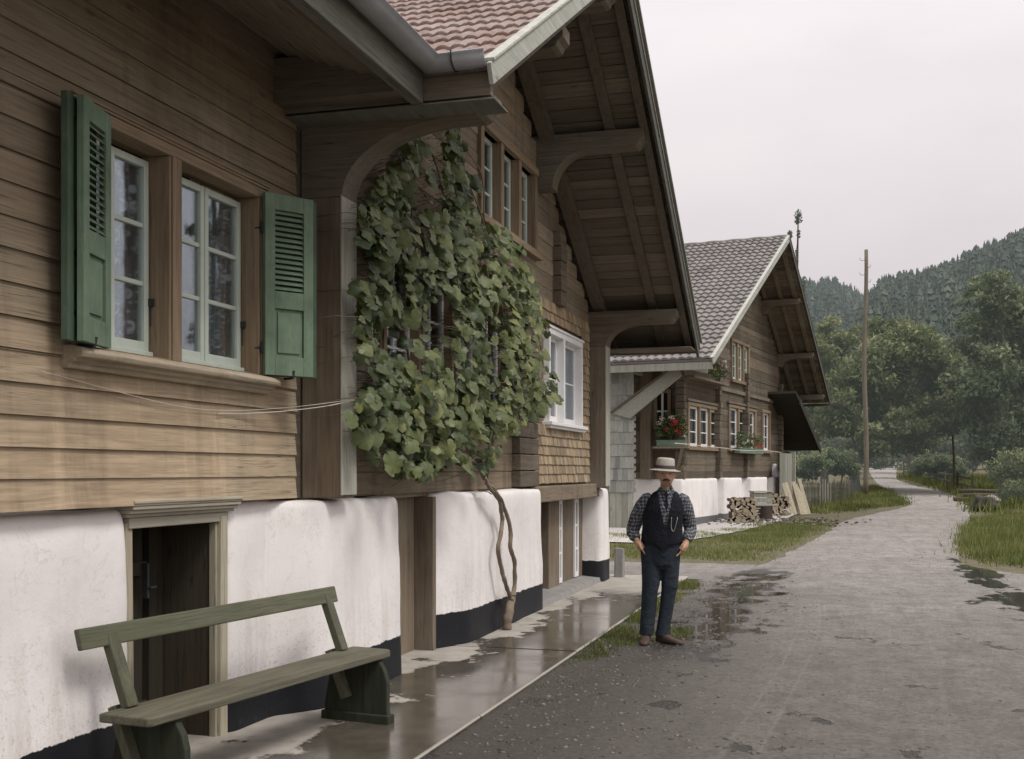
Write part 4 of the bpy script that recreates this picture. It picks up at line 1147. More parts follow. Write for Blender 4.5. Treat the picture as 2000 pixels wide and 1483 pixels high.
# two pale strings tied from the vine across the boarded wall
def wire(name, pts, r, mat, label, cat, sag=.0):
    P = smooth_path(pts, 8); w_ = MB(); w_.tube(P, r, 5); return props(w_.build(name, mat, smooth=True), label, cat)
M['cord'] = plain('pale cord', (.52, .48, .42), .8, .1)
wire('string', [on_x(700, 780, -3.22), on_x(640, 793, -3.24), on_x(560, 803, -3.42), on_x(480, 808, -3.515), on_x(425, 808, -3.522)], .0035, M['cord'], 'lower of two pale strings stretched from the grapevine to the boarded wall', 'string')
wire('string', [on_x(700, 779, -3.22), on_x(620, 790, -3.25), on_x(540, 798, -3.46), on_x(440, 802, -3.52), on_x(330, 790, -3.522), on_x(80, 725, -3.522)], .0022, M['cord'], 'upper thinner string running along the boarded wall under the window sill', 'string')

# ================================================================== bench
BN = thing('bench', 'faded green wooden bench standing askew in front of the cellar door', 'bench', (-3.095, 5.78, .06), math.atan2(2.19, .29))
mb = MB(); n = 24
# seat plank, slightly worn edge, rounded at the ends
mb.prism([(-1.13, -.15), (-1.10, -.165), (1.10, -.165), (1.135, -.13), (1.14, .10), (1.12, .135), (-1.13, .135)], 'Z', .402, .446, .5)
mb.build('seat', M['benchseat'], BN, bevel=.008, local=True, jit=.006)
mb = MB(); c = .72; T_ = .036
vs = []
for x in (-1.17, 1.06):
    for (y, z) in ((.195, .745), (.222, .845), (.222 + T_, .838), (.195 + T_, .738)): vs.append((x, y, z))
mb.add(vs, [(0, 1, 2, 3), (4, 7, 6, 5), (0, 4, 5, 1), (1, 5, 6, 2), (2, 6, 7, 3), (3, 7, 4, 0)], .5)
mb.build('backrest', M['benchwood'], BN, bevel=.008, local=True)
for x in (-.96, .955):
    mb = MB(); mb.beam((x, .07, .15), (x, .19, .448), .07, .05, up=(0, 1, .2), tint=.5); mb.beam((x, .10, .446), (x, .235, .80), .075, .05, up=(0, 1, .2), tint=.5)
    mb.build('backrest_post', M['benchZ'], BN, bevel=.006, local=True)
for x in (-.93, .985):
    mb = MB(); mb.prism([(-.215, 0), (-.205, .10), (-.205, .26), (-.185, .33), (-.15, .385), (-.15, .402), (.20, .402), (.255, .1), (.255, 0)], 'X', x, x + .045, .5)
    e = mb.build('end_panel', M['benchdk'], BN, bevel=.008, local=True)
    mb = MB(); mb.box(x - .02, x + .065, -.225, .27, -.003, .055); mb.build('foot', M['benchdk'], e, bevel=.006, local=True)

# ================================================================== the man in the road
def fuse(name, mb, mat, parent, voxel=.008, smooth=3, tint=.5, cut=None, sub=None):
    o = mb.build(name + '_tmp', mat, parent, local=True)
    r = o.modifiers.new('r', 'REMESH'); r.mode = 'VOXEL'; r.voxel_size = voxel; r.use_smooth_shade = True
    if smooth:
        s = o.modifiers.new('s', 'SMOOTH'); s.factor = .5; s.iterations = smooth
    dg = bpy.context.evaluated_depsgraph_get(); dg.update()
    me = bpy.data.meshes.new_from_object(o.evaluated_get(dg))
    bpy.data.objects.remove(o)
    if cut:
        bm = bmesh.new(); bm.from_mesh(me)
        bmesh.ops.delete(bm, geom=[v for v in bm.verts if cut(v.co)], context='VERTS')
        bm.to_mesh(me); bm.free()
    me.name = name
    me.materials.clear(); me.materials.append(mat)
    me.polygons.foreach_set('use_smooth', [True] * len(me.polygons))
    a = me.attributes.get('tint') or me.attributes.new('tint', 'FLOAT', 'FACE')
    a.data.foreach_set('value', [tint] * len(me.polygons))
    o = bpy.data.objects.new(name, me); COL.objects.link(o); o.parent = parent
    return o
MP = Vector((-1.66, 10.78, .030))
MAN = thing('person', 'man in straw hat, dark waistcoat and checked shirt standing with hands in his pockets', 'person', MP, math.atan2(1.66, 10.78))
M['skin'] = plain('weathered skin', (.46, .28, .19), .6, .18, 30)
M['trouser'] = plain('blue grey work cloth', (.040, .052, .068), .9, .35, 12, bump=.4, bscale=220)
M['vest'] = plain('dark navy cloth', (.013, .014, .019), .85, .3, 14, bump=.3, bscale=200)
M['shoe'] = plain('muddy leather', (.065, .045, .034), .7, .4, 25)
M['hair'] = plain('dark hair', (.022, .016, .012), .7)
M['straw'] = plain('straw', (.36, .335, .285), .8, .15, 40, bump=.4, bscale=180)
M['strawdk'] = plain('hat band', (.055, .045, .04), .8)
M['silver'] = plain('watch chain metal', (.30, .28, .24), .45, .1, metal=.8)
def crease(name, col, amp=.5):
    m = NT(name); co = m.coord()
    n = m.noise(m.map(co, (8, 8, 10)), 1, 4, .55, 1.6); n2 = m.noise(co, 26, 5, .6); f = m.noise(co, 260, 3)
    c = m.mix(n2, tuple(v * .62 for v in col), tuple(v * 1.35 for v in col)); c = m.mix(m.mr(n, .5, .75, 0, .35), c, tuple(v * 1.9 for v in col))
    h = m.math('ADD', m.math('MULTIPLY', n, 1.), m.math('MULTIPLY', f, .06))
    return m.fin(m.princ(c, .95, normal=m.bump(h, amp, .03), spec=.15))
M['trouser'] = crease('blue grey work cloth', (.028, .036, .046), .6)
M['vest'] = crease('dark navy cloth', (.013, .014, .019), .45)
def check_mat():
    m = NT('checked shirt'); co0 = m.coord(); nv = m.n('TexNoise', {'Vector': co0, 'Scale': 11., 'Detail': 3.}).outputs['Color']
    co = m.n('VectorMath', {0: co0, 1: m.mix(.945, nv, (.5, .5, .5))}, operation='ADD').outputs[0]; x, y, z = m.sep(co)
    a = m.math('ABSOLUTE', m.math('SINE', m.math('MULTIPLY', m.math('ADD', x, m.math('MULTIPLY', y, .8)), 105.)))
    b_ = m.math('ABSOLUTE', m.math('SINE', m.math('MULTIPLY', z, 95.)))
    s = m.math('ADD', m.mr(a, .45, .6, 0, .5), m.mr(b_, .5, .65, 0, .5))
    c = m.ramp(s, [(0, (.26, .255, .25)), (.5, (.11, .118, .13)), (1, (.035, .04, .05))])
    return m.fin(m.princ(c, .9, normal=m.bump(m.noise(co, 18, 4), .4, .02)))
M['shirt'] = check_mat()
# --- body: one continuous surface (head, neck, trunk, arms with hands, legs)
mb = MB()
HX, HY, HZ = .052, -.035, 1.585                                # head centre
def head(mb):
    V = []; F = []; nu, nv = 28, 22
    for j in range(nv + 1):
        ph = math.pi * j / nv; zz = math.cos(ph)
        for i in range(nu):
            a = 2 * math.pi * i / nu; dx, dy = math.sin(a), -math.cos(a)      # a = 0 looks at the camera
            s = math.sin(ph)
            x, y, z = dx * s * .077, dy * s * .096, zz * .118
            front = max(0, -dy) * s
            jaw = 1 - .30 * max(0, -zz - .25)
            x *= jaw
            if zz < -.3: y -= .012 * front                                     # chin forward
            if front > .75:
                n_ = math.exp(-(x / .013) ** 2) * math.exp(-((z + .015) / .030) ** 2)
                y -= .026 * n_                                                 # nose
                y += .010 * (math.exp(-((abs(x) - .032) / .014) ** 2) * math.exp(-((z - .012) / .012) ** 2))   # eye sockets
                y -= .007 * math.exp(-((z - .032) / .010) ** 2) * math.exp(-(x / .05) ** 2)  # brow
                y -= .006 * math.exp(-((z + .062) / .012) ** 2) * math.exp(-(x / .03) ** 2)  # lips
            V.append((HX + x, HY + y, HZ + z))
    for j in range(nv):
        for i in range(nu):
            F.append((j * nu + i, j * nu + (i + 1) % nu, (j + 1) * nu + (i + 1) % nu, (j + 1) * nu + i))
    mb.add(V, F)
    for sx in (-1, 1):
        mb.loft([((HX + sx * .074, HY + .012, HZ - .035), .006, .012), ((HX + sx * .083, HY + .014, HZ - .012), .010, .019), ((HX + sx * .084, HY + .016, HZ + .014), .010, .021), ((HX + sx * .076, HY + .012, HZ + .03), .005, .010)], 10)
head(mb)
mb.loft([((.045, .01, 1.36), .075, .065), ((.048, 0, 1.43), .058, .060), ((.05, -.01, 1.50), .053, .058), ((.052, -.02, 1.55), .05, .06)], 14)
mb.loft([((0, .01, .86), .14, .10), ((.005, .01, .98), .145, .10), ((.02, .0, 1.12), .14, .095), ((.035, 0, 1.28), .165, .105), ((.04, .01, 1.37), .15, .085), ((.045, .01, 1.42), .07, .06)], 18)
JA = {-1: [(-.135, .02, 1.365), (-.225, .075, 1.19), (-.262, .12, 1.055), (-.245, .05, .995), (-.212, -.03, .955)], 1: [(.212, .02, 1.345), (.252, .07, 1.20), (.268, .105, 1.085), (.262, .05, 1.02), (.236, -.02, .945)]}
def limb(mb, pts, rads, n=12):
    P = [Vector(p) for p in pts]; secs = []
    for i, p in enumerate(P):
        d = (P[min(i + 1, len(P) - 1)] - P[max(i - 1, 0)]).normalized()
        secs.append((p, rads[i], rads[i], d))
    V = []; F = []
    for p, r, r2, d in secs:
        ref = Vector((0, 1, 0)) if abs(d.y) < .8 else Vector((1, 0, 0))
        a = d.cross(ref).normalized(); b_ = a.cross(d)
        for k in range(n):
            an = 2 * math.pi * k / n; V.append(p + a * math.cos(an) * r + b_ * math.sin(an) * r2)
    for i in range(len(secs) - 1):
        for k in range(n): F.append((i * n + k, i * n + (k + 1) % n, (i + 1) * n + (k + 1) % n, (i + 1) * n + k))
    F.append(tuple(range(n))[::-1]); F.append(tuple((len(secs) - 1) * n + k for k in range(n)))
    mb.add(V, F)
for s, P in JA.items():
    limb(mb, P, [.052, .045, .038, .034, .026])
    w_ = Vector(P[-1]); d = (Vector((s * .135 + .008, -.05, .80)) - w_).normalized()
    side = Vector((0, 1, 0)).cross(d).normalized(); fwd = d.cross(side).normalized()
    # palm and five fingers slipping into the trouser pocket
    limb(mb, [w_, w_ + d * .035, w_ + d * .085], [.028, .036, .034])
    fw = Vector((-fwd.x, -fwd.y, -fwd.z)) if fwd.y > 0 else fwd
    ac = Vector((0, -1, 0)) - d * d.dot(Vector((0, -1, 0))); ac.normalize()
    for k, ln in enumerate((.070, .078, .074, .058)):
        o_ = w_ + d * .082 + ac * ((1.5 - k) * .0165)
        limb(mb, [o_, o_ + d * ln * .5 + Vector((-s * .004, 0, 0)), o_ + d * ln + Vector((-s * .016, 0, 0))], [.0095, .009, .0075], 8)
    o_ = w_ + d * .03 + ac * .026
    limb(mb, [o_, o_ + d * .025 + ac * .022, o_ + d * .058 + ac * .030], [.013, .011, .009], 8)
for s, pts in ((-1, [(-.085, .0, .92), (-.095, .0, .55), (-.13, .0, .07)]), (1, [(.092, .02, .92), (.078, .03, .55), (.02, .05, .08)])):
    limb(mb, pts, [.085, .058, .04])
fuse('body', mb, M['skin'], MAN, .0062, 2)
bd = [c for c in MAN.children if c.name.startswith('body')][0]
# --- trousers
mb = MB()
mb.loft([((.01, .01, 1.04), .165, .125), ((.008, .01, .97), .178, .135), ((.0, .01, .88), .180, .136), ((0, .01, .80), .168, .120), ((0, .012, .74), .150, .105), ((0, .014, .69), .115, .075)], 20)
limb(mb, [(-.088, .005, .90), (-.090, .002, .74), (-.092, -.008, .56), (-.100, -.002, .50), (-.114, .004, .34), (-.128, .008, .19), (-.134, .0, .075)], [.100, .093, .080, .078, .072, .069, .070], 18)
limb(mb, [(.092, .02, .90), (.092, .022, .74), (.080, .010, .54), (.076, .014, .50), (.052, .03, .34), (.03, .04, .19), (.016, .035, .06)], [.097, .090, .075, .074, .069, .066, .068], 18)
for v in range(len(mb.v)):
    p = Vector(mb.v[v]); mb.v[v] = tuple(p + mnoise.noise_vector(Vector((p.x * 9, p.y * 9, p.z * 11))) * .009 + Vector((p.x, p.y, 0)).normalized() * (.009 * mnoise.noise((p.x * 6, p.y * 6, p.z * 19)) * (1.5 if p.z < .25 or .45 < p.z < .6 or p.z > .75 else .6)))
tr = fuse('trousers', mb, M['trouser'], MAN, .0085, 2)
# --- shirt with full sleeves
mb = MB()
mb.loft([((.01, .01, 1.0), .165, .122), ((.02, 0, 1.15), .166, .125), ((.035, 0, 1.28), .172, .125), ((.04, .01, 1.36), .150, .098), ((.045, .005, 1.425), .095, .075), ((.048, .0, 1.455), .066, .066)], 20)
limb(mb, [(-.085, .015, 1.385), (-.125, .02, 1.36), (-.175, .045, 1.29), (-.225, .08, 1.18), (-.262, .118, 1.06), (-.264, .10, 1.025), (-.246, .05, 1.005), (-.222, -.01, .975)], [.045, .062, .072, .068, .064, .062, .056, .040], 16)
limb(mb, [(.165, .015, 1.385), (.205, .02, 1.35), (.235, .045, 1.27), (.258, .08, 1.17), (.275, .108, 1.08), (.275, .09, 1.045), (.264, .05, 1.02), (.243, -.005, .968)], [.045, .060, .070, .066, .062, .060, .056, .040], 16)
for v in range(len(mb.v)):
    p = Vector(mb.v[v]); mb.v[v] = tuple(p + mnoise.noise_vector(Vector((p.x * 13, p.y * 13, p.z * 15))) * .011 + mnoise.noise_vector(Vector((p.x * 10, p.y * 10, p.z * 38))) * .007)
sh = fuse('shirt', mb, M['shirt'], MAN, .0085, 2)
mb = MB()                                                       # turned-down collar and dark necktie
for s in (-1, 1): mb.add([(.048 + s * .004, -.105, 1.405), (.048 + s * .07, -.055, 1.425), (.048 + s * .072, .03, 1.462), (.048 + s * .055, -.055, 1.468), (.048 + s * .006, -.084, 1.452)], [(0, 1, 2, 3, 4)])
cl_ = mb.build('collar', M['shirt'], sh, local=True); cl_.modifiers.new('t', 'SOLIDIFY').thickness = .005
mb = MB(); mb.add([(.036, -.108, 1.43), (.06, -.108, 1.43), (.067, -.128, 1.30), (.055, -.132, 1.24), (.043, -.128, 1.30)], [(0, 1, 2, 3, 4)])
ti = mb.build('necktie', M['vest'], sh, local=True); ti.modifiers.new('t', 'SOLIDIFY').thickness = .008
# --- waistcoat, open in a deep V over the shirt
mb = MB()
mb.loft([((.005, .01, .90), .196, .150), ((.010, .008, .97), .190, .149), ((.015, .005, 1.10), .180, .140), ((.032, 0, 1.25), .178, .139), ((.038, .005, 1.345), .160, .120), ((.042, .01, 1.405), .118, .094), ((.045, .01, 1.43), .085, .078)], 28)
def vcut(p):
    t = (p.z - 1.13) / .30
    if p.y < -.01 and t > 0 and abs(p.x - .046) < .012 + .060 * t: return True
    if p.y < 0 and p.z < .925 + max(0, abs(p.x - .03) - .04) * .22: return True
    if p.z > 1.424 or p.z < .915: return True
    return False
ve = fuse('waistcoat', mb, M['vest'], MAN, .007, 2, cut=vcut)
so_ = ve.modifiers.new('t', 'SOLIDIFY'); so_.thickness = .007; so_.offset = 1
mb = MB()
mb.add([(-.055, -.158, .95), (.085, -.158, .95), (.045, -.156, .895), (.015, -.156, .895)], [(0, 1, 2, 3)])
pt = mb.build('waistcoat_point', M['vest'], ve, local=True); pt.modifiers.new('t', 'SOLIDIFY').thickness = .008
mb = MB()
for z in (1.10, 1.04, .98): mb = MB(); mb.lathe([(0, .004), (.006, .003), (.007, 0)], 8, (0, 0, 0)); mb.v = [(.032 + x, -.147 - zz, z + y) for x, y, zz in mb.v]; mb.build('button', M['hair'], ve, local=True)
ch = smooth_path([(.098, -.142, 1.19), (.096, -.152, 1.10), (.108, -.158, 1.065), (.125, -.156, 1.075), (.150, -.148, 1.17), (.152, -.130, 1.19)], 6)
mb = MB(); mb.tube(ch, .0042, 6); mb.build('watch_chain', M['silver'], ve, smooth=True, local=True)
# --- shoes
for s, p, an in ((-1, Vector((-.136, -.03, 0)), -.12), (1, Vector((.045, .0, 0)), .95)):
    mb = MB(); f = Vector((math.sin(an), -math.cos(an), 0)); sd = Vector((math.cos(an), math.sin(an), 0))
    secs = [(-.095, .030, .012, .06), (-.08, .036, 0, .10), (-.03, .038, 0, .105), (.03, .040, 0, .082), (.09, .047, 0, .060), (.14, .046, 0, .052), (.175, .033, .002, .040), (.19, .015, .008, .028)]
    V = []; F = []; n = 12
    for a, wd, z0, z1 in secs:
        for k in range(n):
            t = 2 * math.pi * k / n; cz = (z0 + z1) / 2; hz = (z1 - z0) / 2
            zz = cz + math.copysign(abs(math.sin(t)) ** .6, math.sin(t)) * hz
            V.append(p + f * a + sd * math.cos(t) * wd + Vector((0, 0, zz)))
    for i in range(len(secs) - 1):
        for k in range(n): F.append((i * n + k, i * n + (k + 1) % n, (i + 1) * n + (k + 1) % n, (i + 1) * n + k))
    F.append(tuple(range(n))[::-1]); F.append(tuple((len(secs) - 1) * n + k for k in range(n)))
    mb.add(V, F); mb.build('shoe', M['shoe'], MAN, smooth=True, local=True)
# --- hat, hair, moustache, eyes, pipe
hat = MB(); tilt = Matrix.Rotation(math.radians(2), 3, 'X') @ Matrix.Rotation(math.radians(4), 3, 'Y')
def hatpart(prof, name, mat, par):
    mb = MB(); mb.lathe(prof, 32)
    hc = Vector((HX - .012, HY + .01, HZ + .052))
    mb.v = [tuple(hc + tilt @ Vector((x * 1.0, y * 1.12, z))) for x, y, z in mb.v]
    o = mb.build(name, mat, par, smooth=True, local=True); return o
ht = hatpart([(.0, .108), (.05, .107), (.074, .102), (.083, .090), (.088, .04), (.091, .004), (.11, -.003), (.143, -.012), (.148, -.010), (.148, -.014), (.142, -.017), (.11, -.009), (.088, -.004)], 'hat', M['straw'], MAN)
hatpart([(.0925, .006), (.0915, .036), (.0895, .0365), (.0890, .006)], 'hat_band', M['strawdk'], ht)
mb = MB()
mb.loft([((HX, HY + .03, HZ - .06), .060, .058), ((HX, HY + .022, HZ - .01), .078, .080), ((HX, HY + .012, HZ + .05), .080, .090), ((HX, HY + .005, HZ + .08), .07, .085)], 20)
fuse('hair', mb, M['hair'], MAN, .006, 1, cut=lambda p: p.y < HY - .005 + (.02 if p.z < HZ else 0))
mb = MB()
for s in (-1, 1): limb(mb, [(HX, HY - .108, HZ - .044), (HX + s * .018, HY - .104, HZ - .047), (HX + s * .038, HY - .088, HZ - .056)], [.009, .0095, .003], 8)
mb.build('moustache', M['hair'], MAN, smooth=True, local=True)
for s in (-1, 1):
    mb = MB(); mb.loft([((HX + s * .031, HY - .074, HZ + .004), .008, .008), ((HX + s * .031, HY - .076, HZ + .010), .012, .010), ((HX + s * .031, HY - .074, HZ + .016), .008, .008)], 10); mb.build('eye', M['hair'], MAN, smooth=True, local=True)
mb = MB(); mb.tube(smooth_path([(HX + .012, HY - .105, HZ - .066), (HX + .026, HY - .135, HZ - .078), (HX + .038, HY - .15, HZ - .105), (HX + .040, HY - .15, HZ - .13)], 5), .0055, 6)
mb.lathe([(0, 0), (.011, .003), (.013, .02), (.0125, .042), (.009, .042), (.008, .02)], 12, (HX + .040, HY - .152, HZ - .14))
pp = mb.build('tobacco_pipe', M['shoe'], smooth=True, local=True)
pp.location = MAN.location; pp.rotation_euler = MAN.rotation_euler
props(pp, 'small brown tobacco pipe hanging from the mouth of the man', 'pipe')
# ================================================================== second chalet down the road
A2 = math.atan(1050 / 2250); P2r, P2d = 4.853, 32.69
RZ2 = -(A2 - TH); P2 = rd(P2r, P2d, -.05)
def h2v(px, py, v):
    """facade plane v = const of the second house -> (u along the facade, height above its base)"""
    t = (px - 1000) / FPX; r1 = P2r + v * math.cos(A2); d1 = P2d - v * math.sin(A2)
    u = (t * d1 - r1) / (math.sin(A2) - t * math.cos(A2)); d = d1 + u * math.cos(A2)
    return u, CAMH + (HOR - py) * d / FPX + .05
def h2u(px, py, u):
    t = (px - 1000) / FPX; r1 = P2r + u * math.sin(A2); d1 = P2d + u * math.cos(A2)
    v = (t * d1 - r1) / (math.cos(A2) + t * math.sin(A2)); d = d1 - v * math.sin(A2)
    return v, CAMH + (HOR - py) * d / FPX + .05
HC = thing('tiled_chalet', 'dark log chalet with grey tiled roof farther down the road, behind the man', 'house')
L2 = 13.6; V2 = 1.3; WV = -.14
E1 = h2v(1391, 702, V2); AP = h2v(1540, 464, V2); E2 = h2v(1620, 783, V2)
T1, T2 = Slope(E1, AP), Slope(E2, AP)
def roof2(u):
    S = T1 if u < AP[0] else T2
    return S.A.y + (u - S.A.x) * S.e.y / S.e.x
def clipC(z):
    return max(.1, T1.A.x + (z + .18 - T1.A.y) * T1.e.x / T1.e.y), min(L2 - .1, T2.A.x + (z + .18 - T2.A.y) * T2.e.x / T2.e.y)
PB2 = [h2v(p, 1000, 0)[0] for p in (1402, 1416, 1450, 1468, 1499, 1512)]
plaster_wall('plaster_base', [(-7, .35), (-.42, .35), (-.40, .02), (0, 0), (0, PB2[0]), (-.28, PB2[0] + .05), (-.28, PB2[1] - .05), (0, PB2[1]), (0, PB2[2]), (-.28, PB2[2] + .05), (-.28, PB2[3] - .05), (0, PB2[3]), (0, PB2[4]), (-.28, PB2[4] + .05), (-.28, PB2[5] - .05), (0, PB2[5]), (0, L2), (-4, L2 + .03)], 1.47, HC, M['plaster2'], z0=-.3)
wa = (*sorted((h2v(1343, 0, WV)[0], h2v(1404, 0, WV)[0])), 2.42, 3.62)
wb = (*sorted((h2v(1423, 0, WV)[0], h2v(1474, 0, WV)[0])), 2.45, 3.80)
wc = (*sorted((h2v(1488, 0, WV)[0], h2v(1502, 0, WV)[0])), 2.45, 3.85)
wd = (*sorted((h2v(1428, 0, WV)[0], h2v(1461, 0, WV)[0])), 4.75, 6.0)
mb = MB(); courses(mb, WV, .05, L2 - .05, 1.47, AP[1] - .3, .2, 'log', (wa, wb, wc, wd), clipC, jit=.01)
M['log2'] = wood('dark brown log', (.075, .052, .038), (.18, .128, .09), 'Y', (.19, .17, .15), .5, .6, stain=.4)
mb.build('log_wall', M['log2'], HC)
mb = MB(); courses(mb, 0, 0, 7, 1.47, 4.9, .2, 'log', jit=.01); mb.v = [(WV - .05 - y, .42 - x, z) for x, y, z in mb.v]; mb.build('side_wall', M['log2'], HC)
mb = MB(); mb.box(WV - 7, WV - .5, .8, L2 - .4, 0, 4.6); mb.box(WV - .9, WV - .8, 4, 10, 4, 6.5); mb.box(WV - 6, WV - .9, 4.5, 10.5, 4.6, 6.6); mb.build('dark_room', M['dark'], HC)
def window2(o, n, sashmat, cur=True, cols=1, rows=3):
    ya, yb, za, zb = o; mb = MB(); ys_ = np.linspace(ya, yb, n + 1)
    for y in ys_: mb.box(WV - .1, WV + .05, y - .08, y + .08, za, zb)
    mb.box(WV - .099, WV + .045, ya - .07, yb + .07, za - .06, za + .01)
    w_ = mb.build('window', M['frame'], HC, bevel=.006)
    mb = MB(); mb.box(WV - .1, WV + .06, ya - .12, yb + .12, zb, zb + .10); mb.box(WV - .1, WV + .10, ya - .14, yb + .14, za - .10, za)
    mb.build('window_rail', M['frameY'], w_, bevel=.006)
    for a, b in zip(ys_[:-1], ys_[1:]):
        casement(w_, WV - .03, a + .08, b - .08, za, zb, cols, rows, sashmat, M['glass2'], fw=.075, bar=.03)
        if cur: curtain(w_, WV - .14, a + .14, b - .14, za + .1, zb - .06, M['cloth'], .12, n=16, freq=26, amp=.02)
    return w_
window2(wa, 3, M['white']); window2(wb, 3, M['white']); window2(wc, 1, M['white'], False, 2); window2(wd, 3, M['sash'], False)
# side window beside the corner
sv = sorted((h2u(1285, 0, .42)[0], h2u(1306, 0, .42)[0])); mb = MB()
mb.box(sv[0] - .1, sv[0], .30, .45, 2.9, 3.95); mb.box(sv[1], sv[1] + .1, .30, .45, 2.9, 3.95); mb.box(sv[0] - .1, sv[1] + .1, .30, .45, 3.95, 4.05)
w_ = mb.build('window', M['frame'], HC, bevel=.005); mb = MB(); mb.box(sv[0], sv[1], .36, .40, 2.9, 3.95); mb.build('pane', M['dark'], w_)
mb = MB(); m_ = (sv[0] + sv[1]) / 2; mb.box(m_ - .03, m_ + .03, .33, .37, 2.9, 3.95); mb.box(sv[0], sv[1], .335, .365, 3.4, 3.45); mb.build('sash', M['white'], w_)
# log-end columns
for u in (.06, PB2[0] + .25, PB2[2] + .75, L2 - .35):
    mb = MB(); z = 1.48
    while z < min(roof2(u) - .5, 4.9):
        mb.box(WV - .1, WV + .16 + rnd(-.02, .02), u, u + .26, z + .006, z + .194); z += .2
    mb.build('log_ends', M['rafter'], HC, bevel=.012)
# trim bands above the windows
mb = MB()
for o in (wa, wb): mb.box(WV, WV + .09, o[0] - .25, o[1] + .25, o[3] + .12, o[3] + .19)
mb.box(WV, WV + .07, .3, L2 - .4, 4.28, 4.40); mb.build('drip_board', M['beamX'], HC, bevel=.01)
# roof: near tiled slope, far slope, soffit, bargeboards, purlins
tiles('tile_slope', T1, -9.0, V2, .02, HC, M['tile2'], period=.235, tl=.36, per=8, amp=.03, lip=.068)
mb = MB(); T1.box(mb, -9, V2 - .02, .0, T1.L, -.05, .015); T2.box(mb, -9, V2 - .02, -.05, T2.L + .03, -.05, .05); mb.build('roof_deck', M['tile2'], HC)
mb = MB(); vs = [AP[0], AP[1] + .03]
mb.tube([(x, vs[0], vs[1] + .012 * math.sin(x * 8)) for x in np.linspace(-9, V2 + .02, 60)], .075, 8); mb.build('ridge_cap', M['tile2'], HC, smooth=True)
for S in (T1, T2):
    mb = MB(); a = .02
    while a < S.L - .05:
        b = min(a + .2 * rnd(.85, 1.15), S.L - .03); dn = rnd(-.006, .006)
        S.box(mb, WV - .4 if S is T2 else WV - 6, V2 - .03, a + .006, b - .006, -.09 + dn, -.055 + dn); a = b
    mb.build('soffit', M['soffit'], HC)
    for x in (WV + .12, .55, 1.05):
        mb = MB(); S.box(mb, x - .07, x + .07, .15, S.L - .25, -.20, -.092, .6); mb.build('rafter', M['postZ'], HC, bevel=.006)
    dk = S is T2
    mb = MB(); S.box(mb, V2, V2 + .04, -.05, S.L + .0, -.13, .05, .5); S.box(mb, V2 - .05, V2 + .055, -.04, S.L, .052, .08, .7)
    props(mb.build('bargeboard', M['bargedk'] if dk else M['barge'], HC, bevel=.006), 'dark far bargeboard' if dk else 'pale near bargeboard')
def console2(u, drop=.0, h=.5):
    zt = roof2(u) - .24 - drop
    pts = [(WV - .05, zt - h), (WV + .15, zt - h)]
    for t in np.linspace(.08, 1, 10):
        a = t * math.pi / 2; pts.append((WV + .15 + .55 * (1 - math.cos(a)), zt - h + (h - .2) * math.sin(a)))
    pts += [(WV + .7, zt - .2), (V2 - .15, zt - .2), (V2 - .08, zt - .1), (V2 - .08, zt), (WV - .05, zt)]
    mb = MB(); mb.prism(pts, 'Y', u - .12, u + .12, .5); mb.build('purlin', M['beamX'], HC, bevel=.008)
for u in (.2, 3.9, AP[0], 10.6, 13.3, 15.6): console2(u)
mb = MB(); mb.box(-9, V2 - .0, E1[0] - .0, E1[0] + .06, E1[1] - .26, E1[1] - .06, .4)
for v in np.arange(-7, 1.2, .95): mb.box(v, v + .12, E1[0] + .05, E1[0] + 1.7, E1[1] - .22, E1[1] - .10, .6)
mb.build('eave_board', M['greyZ'], HC, bevel=.006)
mb = MB(); mb.box(-5, V2 + .55, E2[0] - .1, E2[0] - .02, E2[1] - .22, E2[1] - .12); mb.build('eave_gutter', M['bargedk'], HC)
# silver shingled weather screen with a broad diagonal brace on the near flank
us = -1.0
a, b = h2u(1180, 800, us), h2u(1238, 962, us)
mb = MB(); shingles(mb, 0, -b[0], -a[0], b[1] - .0, a[1] + 1.1, w=.16, h=.34, proud=.03, scal=False)
mb.v = [(-y, us - x, z) for x, y, z in mb.v]
M['shingle2'] = wood('silver grey shingle', (.17, .17, .175), (.30, .30, .31), 'Z', (.34, .34, .35), .5, .5)
mb.build('shingle_screen', M['shingle2'], HC)
mb = MB(); zb_ = b[1]
pts = [(b[0], zb_)]
for i in range(12): 
    z = zb_ + i * .2; pts += [(b[0] + .05, z + .02), (b[0] + .05, z + .12), (b[0] - .02, z + .17)]
pts += [(b[0] - .3, zb_ + 2.4), (b[0] - .3, zb_)]
mb.prism(pts, 'Y', us - .01, us + .03, .5); mb.build('screen_edge', M['greyZ'], HC)
mb = MB(); v = a[0]
while v < b[0] - .02: mb.box(v, min(v + .17, b[0]), us + .0, us + .03, -.05, b[1] + .03); v += .175
mb.build('boarding', M['greyZ'], HC, bevel=.004)
c0, c1, c2, c3 = h2u(1326, 712, us - .05), h2u(1196, 808, us - .05), h2u(1232, 818, us - .05), h2u(1332, 735, us - .05)
mb = MB(); mb.prism([c0, c1, c2, c3], 'Y', us - .14, us - .06, .6); br = mb.build('brace', M['grey'], HC, bevel=.01)
mb = MB(); mb.prism([(c0[0], c0[1] + .035), (c1[0] - .04, c1[1] + .035), c1, c0], 'Y', us - .2, us - .02, .1); mb.build('brace_edge', M['rafter'], br)
mb = MB(); q = h2u(1262, 900, .1); mb.box(q[0] - .16, q[0] + .16, .0, .28, 1.47, 4.6); mb.build('corner_post', M['postZ'], HC, bevel=.02)
